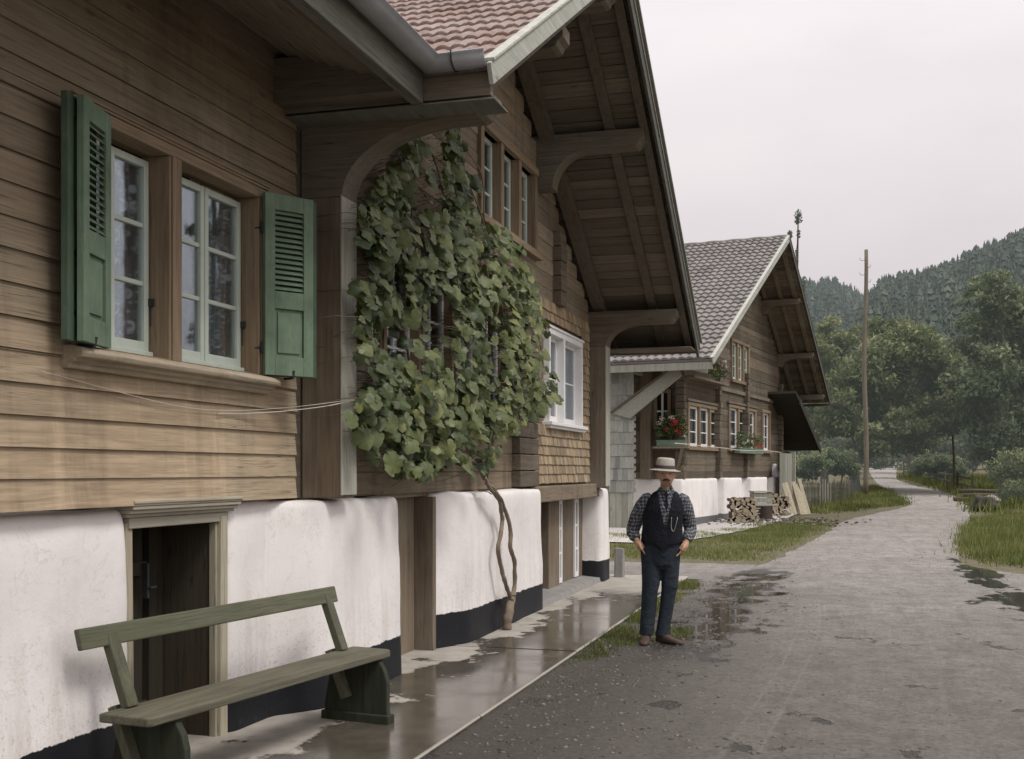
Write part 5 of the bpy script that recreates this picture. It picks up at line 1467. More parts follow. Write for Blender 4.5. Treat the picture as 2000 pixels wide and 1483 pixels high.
# far lower annex roof and weather board at the far corner
F1, F2 = h2v(1566, 793, .9), h2v(1602, 878, .9)
SX = Slope(F2, F1); mb = MB(); SX.box(mb, -3, .9, 0, SX.L + 1.2, -.05, .05); SX.box(mb, .9, .94, -.05, SX.L + .5, -.16, .09, .5); 
M['annexdk'] = wood('black brown plank', (.02, .017, .015), (.05, .043, .037), 'X', (.05, .048, .045), .4, .5)
ax = mb.build('annex_roof', M['annexdk'], HC)
mb = MB(); mb.box(WV - 3, WV - .1, L2 - .06, F2[0] - .5, -.3, 2.5); mb.build('annex_wall', M['log2'], HC)
mb = MB(); mb.box(-.35, -.2, F1[0] + .2, F1[0] + .4, -.2, 3.6); mb.build('annex_beam', M['beamX'], HC)
sc_ = (h2v(1524, 885, .3), h2v(1547, 950, .3)); mb = MB()
for k in range(5):
    u = sc_[0][0] + (sc_[1][0] - sc_[0][0]) * k / 5; mb.box(.26 + .01 * (k % 2), .30 + .01 * (k % 2), u, u + (sc_[1][0] - sc_[0][0]) / 5 - .01, -.1, sc_[0][1])
mb.box(.22, .42, sc_[1][0], sc_[1][0] + .14, -.1, sc_[0][1] + .08, .9)
mb.build('weather_boards', M['greyZ'], HC, bevel=.004)
for u_ in ():
    pass
HC.location = P2; HC.rotation_euler = (0, 0, RZ2)
M2 = Matrix.Translation(P2) @ Matrix.Rotation(RZ2, 4, 'Z')
def W2_(v, u, z): return M2 @ Vector((v, u, z))

# pale concrete apron along its front
M['apron'] = plain('pale concrete', (.42, .40, .38), .9, .2, 4, bump=.3, bscale=30)
_g = []
for u in np.linspace(-7, 12.5, 40):
    w0 = 1.9 + .25 * mnoise.noise((u * .7, 0, 2)) - max(0, u - 5) * .12
    row = []
    for v in np.linspace(-.2 if u > .2 else -6, w0, 8):
        p = W2_(v, u, 0); row.append((p.x, p.y, terrain(p.x, p.y) + .022))
    _g.append(row)
sheet('path', _g, M['apron'])

# --- flower boxes
M['flowerleaf'] = leafmat('geranium leaf', [(0, (.03, .06, .025)), (.6, (.08, .12, .045)), (1, (.16, .19, .07))], .2)
M['red'] = plain('red blossom', (.42, .03, .025), .6, .2, 30, tv=.5); M['pinkwhite'] = plain('white blossom', (.66, .58, .58), .6, .15, 30, tv=.3); M['orange'] = plain('pale orange blossom', (.55, .30, .18), .6, tv=.4)
M['boxpaint'] = plain('faded green trough paint', (.14, .20, .15), .7)
def cloud(n, c, ext, size, flat=1.):
    """n small leaf quads spread in an ellipsoid"""
    c = np.array(c); ext = np.array(ext)
    d = np.random.randn(n, 3); d /= np.linalg.norm(d, axis=1)[:, None]
    P = c + d * ext * (np.random.rand(n, 1) ** (1 / 2.4))
    A = np.random.randn(n, 3); A /= np.linalg.norm(A, axis=1)[:, None]
    Nn = np.random.randn(n, 3) + np.array([0, 0, .8]); B = np.cross(A, Nn); B /= np.linalg.norm(B, axis=1)[:, None] + 1e-9
    s = size * (.5 + np.random.rand(n, 1))
    V = np.stack([P - A * s, P - B * s * .55, P + A * s, P + B * s * .55], 1)
    return V.reshape(-1, 3)
def flowerbox(label, length, blooms, n=420, h=.30, trough=True):
    r = thing('flower_box', label, 'flower box', group=None)
    if trough:
        mb = MB(); mb.box(-length / 2, length / 2, -.10, .10, 0, .17, .5); mb.box(-length / 2 - .015, length / 2 + .015, -.115, .115, .15, .175, .8); mb.build('trough', M['boxpaint'], r, bevel=.008, local=True)
    V = np.vstack([cloud(n // 5, (x, rnd(-.05, .05), .17 + h * rnd(.35, .7)), (length * .16, .15, h * .55), .035) for x in np.linspace(-length * .42, length * .42, 5)])
    np_mesh('foliage', V, np.arange(len(V)).reshape(-1, 4), M['flowerleaf'], np.random.rand(len(V) // 4), r, False, 4)
    for (x, y, z, s, m) in blooms:
        V = cloud(26, (x, y, z), (s, s, s * .8), .026)
        np_mesh('blossom', V, np.arange(len(V)).reshape(-1, 4), M[m], np.random.rand(len(V) // 4), r, False, 4)
    return r
a = h2u(1282, 872, -.15); b = h2u(1338, 872, -.15); ln = b[0] - a[0]
fb = flowerbox('flower trough with white and red geraniums at the corner of the tiled chalet', ln, [(-ln * .30, -.1, .78, .12, 'pinkwhite'), (-ln * .42, -.1, .66, .09, 'pinkwhite'), (.02, -.12, .80, .10, 'pinkwhite'), (.08, -.14, .62, .09, 'red'), (ln * .22, -.14, .66, .10, 'red'), (ln * .40, -.12, .52, .09, 'red'), (.18, -.15, .42, .07, 'red'), (ln * .48, -.1, .28, .06, 'pinkwhite'), (.1, -.16, .72, .11, 'red'), (-.12, -.16, .5, .07, 'red'), (ln * .3, -.15, .38, .08, 'red')], 1100, .72)
fb.location = W2_((a[0] + b[0]) / 2, -.05, a[1]); fb.rotation_euler = (0, 0, RZ2)
def shelf(o, v, u, z):
    mb = MB(); mb.beam(W2_(v[0], u[0], z), W2_(v[1], u[1], z), .3, .05); return mb
mb = MB(); mb.box(a[0] - .1, b[0] + .1, -.22, .32, a[1] - .06, a[1] - .005); bs = (h2u(1318, 900, -.1)); mb.beam((bs[0], .1, a[1] - .75), (bs[0] + .25, -.2, a[1] - .06), .07, .07, up=(0, 1, 0))
mb.v = [tuple(Vector(p)) for p in mb.v]; o = mb.build('flower_shelf', M['postZ'], HC, local=True)
u0, u1 = wb[0] + .2, wb[1] - .1; ln = u1 - u0
f2 = flowerbox('green flower trough with small white and red flowers under a white chalet window', ln, [(-ln * .35, -.1, .36, .08, 'pinkwhite'), (-ln * .2, -.1, .42, .07, 'pinkwhite'), (-ln * .02, -.1, .40, .07, 'pinkwhite'), (ln * .2, -.12, .34, .08, 'red'), (ln * .33, -.12, .28, .08, 'red'), (ln * .44, -.1, .3, .07, 'orange'), (ln * .1, -.12, .40, .09, 'red')], 900, .48)
f2.location = W2_(WV + .24, (u0 + u1) / 2, wb[2] - .16); f2.rotation_euler = (0, 0, RZ2 + math.pi / 2)
g0, g1 = h2v(1352, 0, .25)[0], h2v(1420, 0, .25)[0]; ln = g1 - g0; gz = h2v(1400, 748, .25)[1]
f3 = flowerbox('tangled trailing plants with pale blossoms on the high ledge of the tiled chalet', ln, [(ln * .30, -.1, .62, .10, 'orange'), (ln * .40, -.1, .72, .08, 'pinkwhite'), (ln * .46, -.1, .60, .07, 'pinkwhite'), (ln * .1, -.1, .40, .08, 'orange')], 900, .55, trough=False)
mb = MB(); mb.box(-ln / 2, ln / 2, -.15, .3, -.02, .04); mb.build('ledge', M['postZ'], f3, local=True)
f3.location = W2_(WV + .3, (g0 + g1) / 2, gz); f3.rotation_euler = (0, 0, RZ2 + math.pi / 2)
V = np.vstack([cloud(130, (ln * q, -.12, -.05 + rnd(-.1, .1)), (ln * .12, .12, .32), .035) for q in np.linspace(-.45, .45, 6)])
np_mesh('trailing_leaves', V, np.arange(len(V)).reshape(-1, 4), M['flowerleaf'], np.random.rand(len(V) // 4) * .7, f3, False, 4).location = (0, 0, 0)
for o in f3.children:
    pass
# slack washing line along the facade
P = []
for (p, y) in ((1318, 866), (1342, 868), (1400, 874), (1450, 880), (1490, 880), (1526, 884)):
    u, z = h2v(p, y, .35); P.append(W2_(.35, u, z))
wire('washing_line', P, .012, M['cord'], 'slack washing line sagging across the front of the tiled chalet', 'washing line')

# --- firewood against the wall
def log_mesh(name, r, L):
    mb = MB(); n = 9; V = []; k0 = random.random() * 6
    cut = random.random() < .6
    for x in (-L / 2, L / 2):
        for k in range(n):
            a = 2 * math.pi * k / n; rr = r * (1 + .2 * mnoise.noise((math.cos(a) + k0, math.sin(a), k0)))
            yy, zz = math.cos(a) * rr, math.sin(a) * rr
            if cut: zz = max(zz, -r * .2)
            V.append((x, yy, zz))
    F = [(k, (k + 1) % n, (k + 1) % n + n, k + n) for k in range(n)]
    mb.add(V, F, random.random()); mb.m = 1; mb.add(V, [tuple(range(n))[::-1], tuple(range(n, 2 * n))], random.random())
    me = mb.build(name, [M['logend'], M['chop']])
    return me
protos = [log_mesh('firewood_log', rnd(.05, .075), .55) for _ in range(6)]
used = set()
def put_log(pos, rz, tilt, label, group):
    k = random.randrange(6); p = protos[k]
    if k not in used: o = p; used.add(k)
    else: o = p.copy(); COL.objects.link(o)
    o.location = pos; o.rotation_euler = (tilt, 0, rz)
    props(o, label, 'log', group)
axd = math.atan2(CT, -ST)                                    # logs point along the line of sight
c = at(1449, 35.4)
for row in range(7):
    for k in range(7):
        q = rd((1449 - 1000) / FPX * 35.4 + (k - 3) * .115 + (.05 if row % 2 else 0), 35.4 + rnd(-.03, .03))
        put_log((q.x, q.y, c.z + .055 + row * .107), axd + rnd(-.06, .06), rnd(0, 6), 'split log in the square firewood stack against the white plaster wall', 'logs in the square firewood stack')
c = at(1521, 38.6)
for row in range(7):
    for k in range(5 - (row > 5)):
        q = rd((1519 - 1000) / FPX * 38.6 + (k - 2) * .12 + (.05 if row % 2 else 0), 38.6 + rnd(-.03, .03))
        put_log((q.x, q.y, c.z + .055 + row * .107), axd + rnd(-.08, .08), rnd(0, 6), 'rough log in the ragged firewood pile beside the leaning slabs', 'logs in the ragged firewood pile')
# remaining unused prototypes would be strays
for i, p in enumerate(protos):
    if i not in used: bpy.data.objects.remove(p)
# old crate, plank seat and chopping block between the two stacks
q = at(1486, 37.0)
r = thing('wooden_box', 'old pale wooden box between the two firewood stacks', 'box', q, TH + .1)
mb = MB()
for k in range(5): mb.box(-.30, .30, -.22, -.19, .02 + k * .17, .18 + k * .17)
mb.box(-.30, -.27, -.18, .22, .02, .87); mb.box(.27, .30, -.18, .22, .02, .87); mb.build('side', M['greyZ'], r, bevel=.005, local=True)
mb = MB(); mb.box(-.33, .33, -.26, .26, .872, .91, .9); mb.build('lid', M['pale'], r, bevel=.006, local=True)
q = at(1497, 36.6)
r = thing('plank_seat', 'low grey plank seat on a block in front of the wooden box', 'seat', q, TH)
mb = MB(); mb.box(-.36, .36, -.16, .16, .44, .49); mb.build('plank', M['grey'], r, bevel=.01, local=True)
mb = MB(); mb.lathe([(0, 0), (.2, 0), (.19, .2), (.18, .438), (0, .438)], 14); mb.build('block', M['logend'], r, local=True)
# slabs leaning beside the pile
for k in range(6):
    b0 = at(1548 + k * 6.5, 39.2 + .15 * (k % 3)); t0 = at(1530 + k * 6.2 + rnd(-2, 2), 40.0); hgt = rnd(1.0, 1.25)
    mb = MB(); mb.beam((0, 0, 0), (t0.x - b0.x, t0.y - b0.y, hgt), .13 + rnd(-.03, .03), .035, up=(-ST, CT, 0), tint=random.random())
    o = mb.build('slab', M['slabwood'], bevel=.008); o.location = b0
    props(o, ['leftmost leaning slab beside the ragged firewood pile', 'second leaning slab from the firewood pile', 'third leaning slab from the firewood pile', 'fourth leaning slab from the firewood pile', 'fifth leaning slab, next to the outermost one', 'outermost leaning slab nearest the picket fence'][k], 'slab', 'rough slabs leaning beside the firewood')
# pale bundle on the ledge
u, z = h2v(1514, 932, -.05)
mb = MB(); mb.loft([((0, 0, 0), .26, .18), ((.02, 0, .12), .24, .17), ((.0, 0, .28), .17, .13), ((.03, 0, .42), .09, .08), ((.0, 0, .50), .05, .05)], 14)
for i, p in enumerate(mb.v): mb.v[i] = tuple(Vector(p) + mnoise.noise_vector(Vector(p) * 7) * .06)
o = mb.build('bundle', M['cloth'], smooth=True); o.location = W2_(-.1, u, 1.47); props(o, 'pale cloth bundle on the plaster ledge at the far end of the tiled chalet', 'bundle')
# ================================================================== verge, fence, poles, roadside
gp = lambda pts: [at(p, d) for p, d in pts]
grass('grass', gp([(1195, 30.6), (1345, 30.2), (1420, 32.0), (1500, 35.0), (1540, 36.6), (1606, 37), (1618, 34), (1600, 31), (1560, 27), (1520, 23.8), (1488, 21.3), (1455, 21.0), (1340, 21.6), (1195, 21.8)]), 26000, .10, 'rough green grass patch between the road and the tiled chalet', .007, tmin=.2, fringe=0.16)
grass('grass', gp([(1560, 40.5), (1610, 40), (1650, 41), (1700, 43.5), (1772, 46), (1765, 51), (1742, 58), (1725, 66), (1700, 70), (1640, 60), (1600, 50)]), 22000, .20, 'tall grass bank between the picket fence and the bend of the road', .014, fringe=0.22)
grass('grass', gp([(1883, 23.2), (1880, 27), (1888, 33), (1905, 36), (1960, 40), (2100, 40), (2200, 30), (2140, 23), (2000, 19.6), (1930, 20.6)]), 30000, .20, 'grass verge on the right side of the road', .010, tmin=.1, fringe=0.2)
grass('grass', gp([(1898, 40), (1895, 46), (1880, 52), (1860, 60), (1830, 68), (1795, 76), (1760, 90), (1850, 95), (2100, 80), (2150, 45)]), 26000, .42, 'tall meadow grass on the far right bank', .024, tmin=.05, tmax=.95, fringe=0.3)
grass('grass', [(-2.26, 11.2), (-2.27, 16.8), (-2.15, 17.3), (-1.95, 16.2), (-2.02, 14), (-2.08, 11.3)], 5200, .07, 'weeds growing along the kerb of the pavement behind the man', .006, z0=.034, fringe=.03)
grass('grass', [(-2.26, 9.2), (-2.27, 11.4), (-1.98, 11.6), (-1.55, 11.9), (-1.45, 11.3), (-1.9, 10.6), (-2.05, 9.6)], 2600, .06, 'weeds round the feet of the man at the kerb', .006, z0=.034, fringe=.03)
grass('grass', [(-2.24, 7.4), (-2.25, 9.3), (-2.05, 9.2), (-1.9, 8.5), (-2.12, 7.5)], 260, .03, 'sparse weeds along the near kerb', .005, z0=.034, fringe=.03)
# loose stones on the damp shoulder
def stones(n, fx, fy, s0, s1, name, label, mat):
    V = []; F = []; T = []; b = 0
    ico = np.array([(0, 0, 1), (.89, 0, .45), (.28, .85, .45), (-.72, .53, .45), (-.72, -.53, .45), (.28, -.85, .45), (.72, .53, -.45), (-.28, .85, -.45), (-.89, 0, -.45), (-.28, -.85, -.45), (.72, -.53, -.45), (0, 0, -1)])
    fi = np.array([(0, 1, 2), (0, 2, 3), (0, 3, 4), (0, 4, 5), (0, 5, 1), (1, 6, 2), (2, 7, 3), (3, 8, 4), (4, 9, 5), (5, 10, 1), (1, 10, 6), (2, 6, 7), (3, 7, 8), (4, 8, 9), (5, 9, 10), (11, 6, 10), (11, 7, 6), (11, 8, 7), (11, 9, 8), (11, 10, 9)])
    for i in range(n):
        x, y = fx(), fy(); s = s0 + (s1 - s0) * random.random() ** 3
        q = ico * (1 + .35 * np.random.randn(12, 1) * .5) * np.array([s * rnd(.7, 1.4), s * rnd(.7, 1.4), s * .55]) + np.array([x, y, terrain(x, y) + .033])
        V.append(q); F.append(fi + b); T.append(np.full(20, random.random())); b += 12
    return props(np_mesh(name, np.vstack(V), np.vstack(F), mat, np.concatenate(T)), label, 'gravel', kind='stuff')
M['pebble'] = plain('pebble', (.12, .108, .094), .8, .3, 30, tv=1.2)
stones(4200, lambda: -2.2 + abs(random.gauss(0, .75)), lambda: rnd(4, 17), .004, .019, 'gravel', 'loose gravel along the damp road shoulder by the pavement', M['pebble'])
stones(4500, lambda: rnd(-1.6, 4.5), lambda: 3 + 22 * random.random() ** 1.3, .002, .010, 'gravel', 'fine loose stones strewn over the road', M['pebble'])
stones(420, lambda: random.gauss(-2.2, 1.2), lambda: random.gauss(36.5, 1.2), .02, .09, 'rubble', 'stones and chips scattered at the edge of the road below the firewood', M['pebble'])

# picket fence with a few pale pickets
f0, f1 = at(1563, 41.5), at(1664, 50)
FE = thing('picket_fence', 'dark weathered picket fence with a few pale pickets below the telegraph pole', 'fence', f0)
n = 40; dr = (f1 - f0)
M['picket'] = wood('dark picket', (.05, .045, .038), (.12, .11, .095), 'Z', (.16, .16, .15), .5, .6); 
for k in range(n):
    p = f0 + dr * (k / n); z = terrain(p.x, p.y); h = rnd(.82, 1.08); pale = 13 <= k <= 22 and k % 2 == 1
    mb = MB(); nn = Vector((dr.y, -dr.x, 0)).normalized(); tt = dr.normalized(); l = rnd(-.03, .03)
    poly = [(-.035, 0), (.035, 0), (.035 + l, h - .06), (l, h), (-.035 + l, h - .06)]
    V = [p + tt * a + nn * o_ + Vector((0, 0, z - p.z + b)) for o_ in (.02, .04) for a, b in poly]
    mb.add(V, [(0, 1, 2, 3, 4), (9, 8, 7, 6, 5)] + [(i, i + 5, (i + 1) % 5 + 5, (i + 1) % 5) for i in range(5)])
    o = mb.build('picket', M['greyZ'] if pale else M['picket'], FE)
    if pale: props(o, 'pale picket')
for zz in (.28, .72):
    mb = MB(); mb.beam(f0 + Vector((0, 0, zz)), f1 + Vector((0, 0, zz)), .04, .06); mb.build('rail', M['picket'], FE)
# poles
def pole(label, px, d, py_top, r0, r1, name='telegraph_pole', rz=0):
    b = at(px, d); top = CAMH + (HOR - py_top) * d / FPX
    r = thing(name, label, 'pole', b)
    mb = MB(); n = 14
    mb.tube([b + Vector((.05 * math.sin(i * .6), 0, -.1 + (top - b.z + .1) * i / n)) for i in range(n + 1)], [r0 + (r1 - r0) * i / n for i in range(n + 1)], 10, tint=.5)
    mb.build('shaft', M['polewood'], r, smooth=True)
    return r, b, top
M['polewood'] = wood('weathered pole', (.10, .08, .062), (.20, .165, .135), 'Z', (.24, .225, .21), .5, .3)
M['porcelain'] = plain('white porcelain', (.75, .75, .74), .3, .05)
PL, b, top = pole('tall weathered telegraph pole on the grass bank left of the road', 1690, 55, 488, .125, .085)
for k in range(4):
    mb = MB(); z = top - .5 - k * .35; s = 1 if k % 2 else -1
    mb.tube([Vector((b.x, b.y, z)), Vector((b.x + s * .22, b.y, z)), Vector((b.x + s * .25, b.y, z + .12))], .012, 6); br = mb.build('bracket', M['iron'], PL)
PL2, b, top = pole('thin distant pole with white insulators among the trees', 1862, 62, 716, .07, .05)
mb = MB(); mb.beam(Vector((b.x - .25, b.y, top - .2)), Vector((b.x + .25, b.y, top - .2)), .06, .06); mb.build('crossarm', M['polewood'], PL2)
for k, x in enumerate((-.22, 0, .22)):
    mb = MB(); mb.lathe([(0, 0), (.06, 0), (.085, .06), (.06, .16), (.04, .2), (0, .2)], 10, (b.x + x, b.y, top - .16 + (.08 if x == 0 else 0))); mb.build('insulator', M['porcelain'], PL2, smooth=True)
# rail fence along the right bank
RF = thing('rail_fence', 'low rail fence along the right bank at the bend of the road', 'fence', at(1895, 58))
pts = [at(1898, 56), at(1870, 62), at(1845, 68), at(1815, 75), at(1790, 82), at(1765, 92)]
for i, p in enumerate(pts):
    mb = MB(); mb.tube([p - Vector((0, 0, .1)), p + Vector((.02, 0, 1.0))], .06, 7); mb.build('post', M['picket'], RF)
    if i:
        for z in (.42, .82):
            mb = MB(); mb.beam(pts[i - 1] + Vector((0, 0, z)), p + Vector((0, 0, z)), .05, .10); mb.build('rail', M['picket'], RF)
# sawn log and brush heap on the right verge
def lump(name, label, cat, px, d, rx, ry, rz, mat, k=.25, zoff=0, seed=0, rot=0):
    p = at(px, d); mb = MB(); V = []; F = []; nu, nv = 26, 16
    for j in range(nv + 1):
        ph = math.pi * j / nv
        for i in range(nu):
            a = 2 * math.pi * i / nu; q = Vector((math.cos(a) * math.sin(ph), math.sin(a) * math.sin(ph), math.cos(ph)))
            s = 1 + k * mnoise.noise(q * 1.6 + Vector((seed, 0, 0))) + k * .5 * mnoise.noise(q * 4.3 + Vector((seed, 3, 0)))
            V.append((q.x * rx * s, q.y * ry * s, q.z * rz * s + zoff))
    for j in range(nv):
        for i in range(nu): F.append((j * nu + i, j * nu + (i + 1) % nu, (j + 1) * nu + (i + 1) % nu, (j + 1) * nu + i))
    mb.add(V, F, .5); o = mb.build(name, mat, smooth=True); o.location = p; o.rotation_euler = (0, 0, rot); return props(o, label, cat)
M['boulder'] = plain('mossy boulder', (.055, .05, .042), .9, .6, 3, bump=.7, bscale=12)
lump('boulder', 'dark mossy boulder at the right edge of the road', 'boulder', 1922, 41.5, .42, .4, .40, M['boulder'], .35, .18, 2)
lump('boulder', 'pale flat stone lying on top of the verge behind the dark boulder', 'boulder', 1934, 43.0, .34, .3, .18, M['stone'], .3, .32, 7)
for k, (px, d, L, a) in enumerate(((1905, 49, 2.6, .3), (1918, 49.6, 2.2, .1), (1912, 50.4, 2.4, -.2))):
    p = at(px, d); mb = MB(); L *= .7; mb.tube([(-L / 2, 0, .10 + .15 * k), (0, .02, .12 + .15 * k), (L / 2, 0, .10 + .15 * k)], [.10, .09, .08], 10)
    o = mb.build('felled_log', M['logend'], smooth=True); o.location = p; o.rotation_euler = (0, 0, a)
    props(o, ['lowest felled log on the right verge behind the boulder', 'middle felled log on the right verge behind the boulder', 'topmost felled log on the right verge behind the boulder'][k], 'log', 'felled logs on the right verge')

# ================================================================== trees
M['treebark'] = leafmat('hazy tree bark', [(0, (.06, .052, .042)), (1, (.13, .115, .095))], 0., .9, haze=.16)  # air haze mixed into the bark as a faint glow
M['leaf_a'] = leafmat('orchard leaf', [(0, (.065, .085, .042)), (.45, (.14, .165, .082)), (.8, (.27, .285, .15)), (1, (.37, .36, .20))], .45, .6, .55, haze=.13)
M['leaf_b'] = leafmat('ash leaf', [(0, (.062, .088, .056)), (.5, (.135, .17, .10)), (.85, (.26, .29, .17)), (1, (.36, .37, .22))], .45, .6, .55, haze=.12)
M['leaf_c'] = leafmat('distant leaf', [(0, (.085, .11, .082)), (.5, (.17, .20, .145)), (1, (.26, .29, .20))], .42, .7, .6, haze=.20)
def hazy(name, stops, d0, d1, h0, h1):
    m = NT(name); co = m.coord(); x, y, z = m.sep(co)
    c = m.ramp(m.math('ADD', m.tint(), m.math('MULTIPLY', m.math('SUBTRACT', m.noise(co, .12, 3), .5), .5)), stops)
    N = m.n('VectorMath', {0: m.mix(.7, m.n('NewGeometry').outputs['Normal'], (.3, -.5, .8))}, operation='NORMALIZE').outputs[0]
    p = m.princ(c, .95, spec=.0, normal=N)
    e = m.n('Emission', {'Color': (.205, .225, .235), 'Strength': 1.})      # distance haze painted in as a glow, stronger farther off
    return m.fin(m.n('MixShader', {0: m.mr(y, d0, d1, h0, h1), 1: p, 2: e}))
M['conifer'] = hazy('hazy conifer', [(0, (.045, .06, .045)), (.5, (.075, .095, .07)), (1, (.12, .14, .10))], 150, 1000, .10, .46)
def tree(name, label, px, d, top_py, crown, n, size, mat, trunk_r=.22, lean=(0, 0), group=None, limbs=None, base_py=None, gap=.35, seed=0, cat='tree'):
    """crown: list of (px, py, radius px horizontally, radius px vertically, depth offset)"""
    rs = random.Random(seed); base = at(px, d); k = d / FPX
    r = thing(name, label, cat, base, group=group)
    C = []
    for (cx, cy, rx, ry, dd) in crown:
        dc = d + dd; c = at(cx, dc, py=cy); C.append((c, rx * dc / FPX, ry * dc / FPX))
    zc = min(c.z for c, a, b_ in C); top = max(C, key=lambda q: q[0].z)[0]
    fork = base.lerp(Vector((top.x, top.y, base.z)), .25) + Vector((lean[0], lean[1], (zc - base.z) * .75))
    mb = MB()
    tp = smooth_path([base - Vector((0, 0, .3)), base.lerp(fork, .5) + Vector((rs.uniform(-.15, .15), 0, 0)), fork, fork.lerp(top, .6), top], 5)
    mb.tube(tp, [trunk_r * (1 - .82 * i / (len(tp) - 1)) for i in range(len(tp))], 9, tint=.4)
    for c, a, b_ in C:
        mid = fork.lerp(c, .5) + Vector((rs.uniform(-.4, .4), rs.uniform(-.4, .4), rs.uniform(0, .5)))
        P = smooth_path([fork, mid, c], 5); mb.tube(P, [trunk_r * .28 * (1 - .8 * i / (len(P) - 1)) for i in range(len(P))], 6, tint=.4)
        for q in range(3):
            e = c + Vector((rs.uniform(-a, a), rs.uniform(-a, a), rs.uniform(-b_, b_))) * .8
            mb.tube(smooth_path([mid.lerp(c, .4), c.lerp(e, .5) + Vector((0, 0, .15)), e], 4), [trunk_r * .16 * (1 - .7 * i / 8) for i in range(9)], 5, tint=.4)
    mb.build('trunk', M['treebark'], r, smooth=True)
    tot = sum(a * a * b_ for _, a, b_ in C); Vs = []; Ts = []
    for c, a, b_ in C:
        m = int(n * a * a * b_ / tot); sub = max(6, int(m / 90))
        for s in range(sub):
            v = np.random.randn(3); v /= np.linalg.norm(v); v *= np.random.rand() ** .45
            cc = np.array(c) + v * np.array([a, a, b_])
            rr = (.24 + .22 * rs.random()) * min(a, b_) + .15
            q = cloud(int(m / sub), cc, (rr * 1.15, rr * 1.15, rr * .75), size)
            Vs.append(q); base_t = .47 + .22 * v[2] + rs.uniform(-.24, .22)
            zt = (q.reshape(-1, 4, 3)[:, 0, 2] - cc[2]) / (rr + 1e-6)
            Ts.append(np.clip(base_t + .10 * zt + .13 * np.random.randn(len(q) // 4), 0, 1))
    V = np.vstack(Vs)
    np_mesh('crown', V, np.arange(len(V)).reshape(-1, 4), mat, np.concatenate(Ts), r, False, 4)
    return r
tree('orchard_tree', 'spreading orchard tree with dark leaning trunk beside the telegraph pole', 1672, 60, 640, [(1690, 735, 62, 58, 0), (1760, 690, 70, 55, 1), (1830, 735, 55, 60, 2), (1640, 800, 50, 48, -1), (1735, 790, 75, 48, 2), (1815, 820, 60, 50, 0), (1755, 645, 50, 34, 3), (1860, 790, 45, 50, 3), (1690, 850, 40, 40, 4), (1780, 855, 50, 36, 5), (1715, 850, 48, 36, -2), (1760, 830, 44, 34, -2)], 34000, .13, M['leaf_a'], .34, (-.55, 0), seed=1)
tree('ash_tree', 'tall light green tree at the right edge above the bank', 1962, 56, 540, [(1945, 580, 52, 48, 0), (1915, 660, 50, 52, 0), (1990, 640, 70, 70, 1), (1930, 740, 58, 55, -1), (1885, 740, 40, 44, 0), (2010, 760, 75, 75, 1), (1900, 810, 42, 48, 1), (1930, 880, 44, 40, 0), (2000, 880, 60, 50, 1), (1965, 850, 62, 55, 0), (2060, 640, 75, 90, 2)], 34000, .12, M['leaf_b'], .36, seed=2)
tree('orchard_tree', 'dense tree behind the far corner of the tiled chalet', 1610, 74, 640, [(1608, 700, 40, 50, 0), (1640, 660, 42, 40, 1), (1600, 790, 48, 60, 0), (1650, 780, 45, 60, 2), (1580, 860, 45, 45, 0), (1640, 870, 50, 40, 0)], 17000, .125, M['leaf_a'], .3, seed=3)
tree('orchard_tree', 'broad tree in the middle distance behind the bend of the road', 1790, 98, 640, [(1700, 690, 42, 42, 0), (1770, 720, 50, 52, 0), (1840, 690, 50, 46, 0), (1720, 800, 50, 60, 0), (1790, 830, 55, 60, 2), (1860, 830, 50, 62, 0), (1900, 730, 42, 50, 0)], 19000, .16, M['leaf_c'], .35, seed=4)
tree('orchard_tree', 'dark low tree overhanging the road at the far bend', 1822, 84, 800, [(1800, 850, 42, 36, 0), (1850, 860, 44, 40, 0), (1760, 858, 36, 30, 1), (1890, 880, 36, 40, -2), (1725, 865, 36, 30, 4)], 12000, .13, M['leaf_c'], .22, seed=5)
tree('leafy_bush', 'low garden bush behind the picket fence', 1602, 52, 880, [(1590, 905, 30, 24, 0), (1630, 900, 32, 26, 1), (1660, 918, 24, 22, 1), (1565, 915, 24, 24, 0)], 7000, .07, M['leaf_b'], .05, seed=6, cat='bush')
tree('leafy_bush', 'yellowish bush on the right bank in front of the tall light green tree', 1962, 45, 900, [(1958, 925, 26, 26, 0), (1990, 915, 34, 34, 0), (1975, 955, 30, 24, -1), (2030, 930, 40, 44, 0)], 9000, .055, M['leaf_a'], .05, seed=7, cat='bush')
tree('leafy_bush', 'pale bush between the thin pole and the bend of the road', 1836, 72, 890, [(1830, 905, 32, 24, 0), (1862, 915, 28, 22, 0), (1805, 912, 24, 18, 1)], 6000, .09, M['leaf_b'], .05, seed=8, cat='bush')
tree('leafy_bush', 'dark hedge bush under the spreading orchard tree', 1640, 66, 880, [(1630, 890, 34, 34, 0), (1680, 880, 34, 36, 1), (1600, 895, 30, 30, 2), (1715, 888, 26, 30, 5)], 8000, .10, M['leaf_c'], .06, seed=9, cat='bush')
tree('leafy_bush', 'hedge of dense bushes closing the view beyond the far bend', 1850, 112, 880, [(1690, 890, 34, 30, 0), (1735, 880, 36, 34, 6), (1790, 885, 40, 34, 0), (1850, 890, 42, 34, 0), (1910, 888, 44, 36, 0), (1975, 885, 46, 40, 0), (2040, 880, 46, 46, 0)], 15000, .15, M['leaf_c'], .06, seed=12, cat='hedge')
tree('orchard_tree', 'second pale tree at the right edge behind the tall one', 2010, 74, 600, [(1900, 760, 46, 60, 0), (1960, 720, 60, 70, 0), (2030, 700, 60, 80, 0), (1905, 850, 40, 46, 0), (1970, 880, 50, 40, 0)], 12000, .13, M['leaf_c'], .3, seed=13)
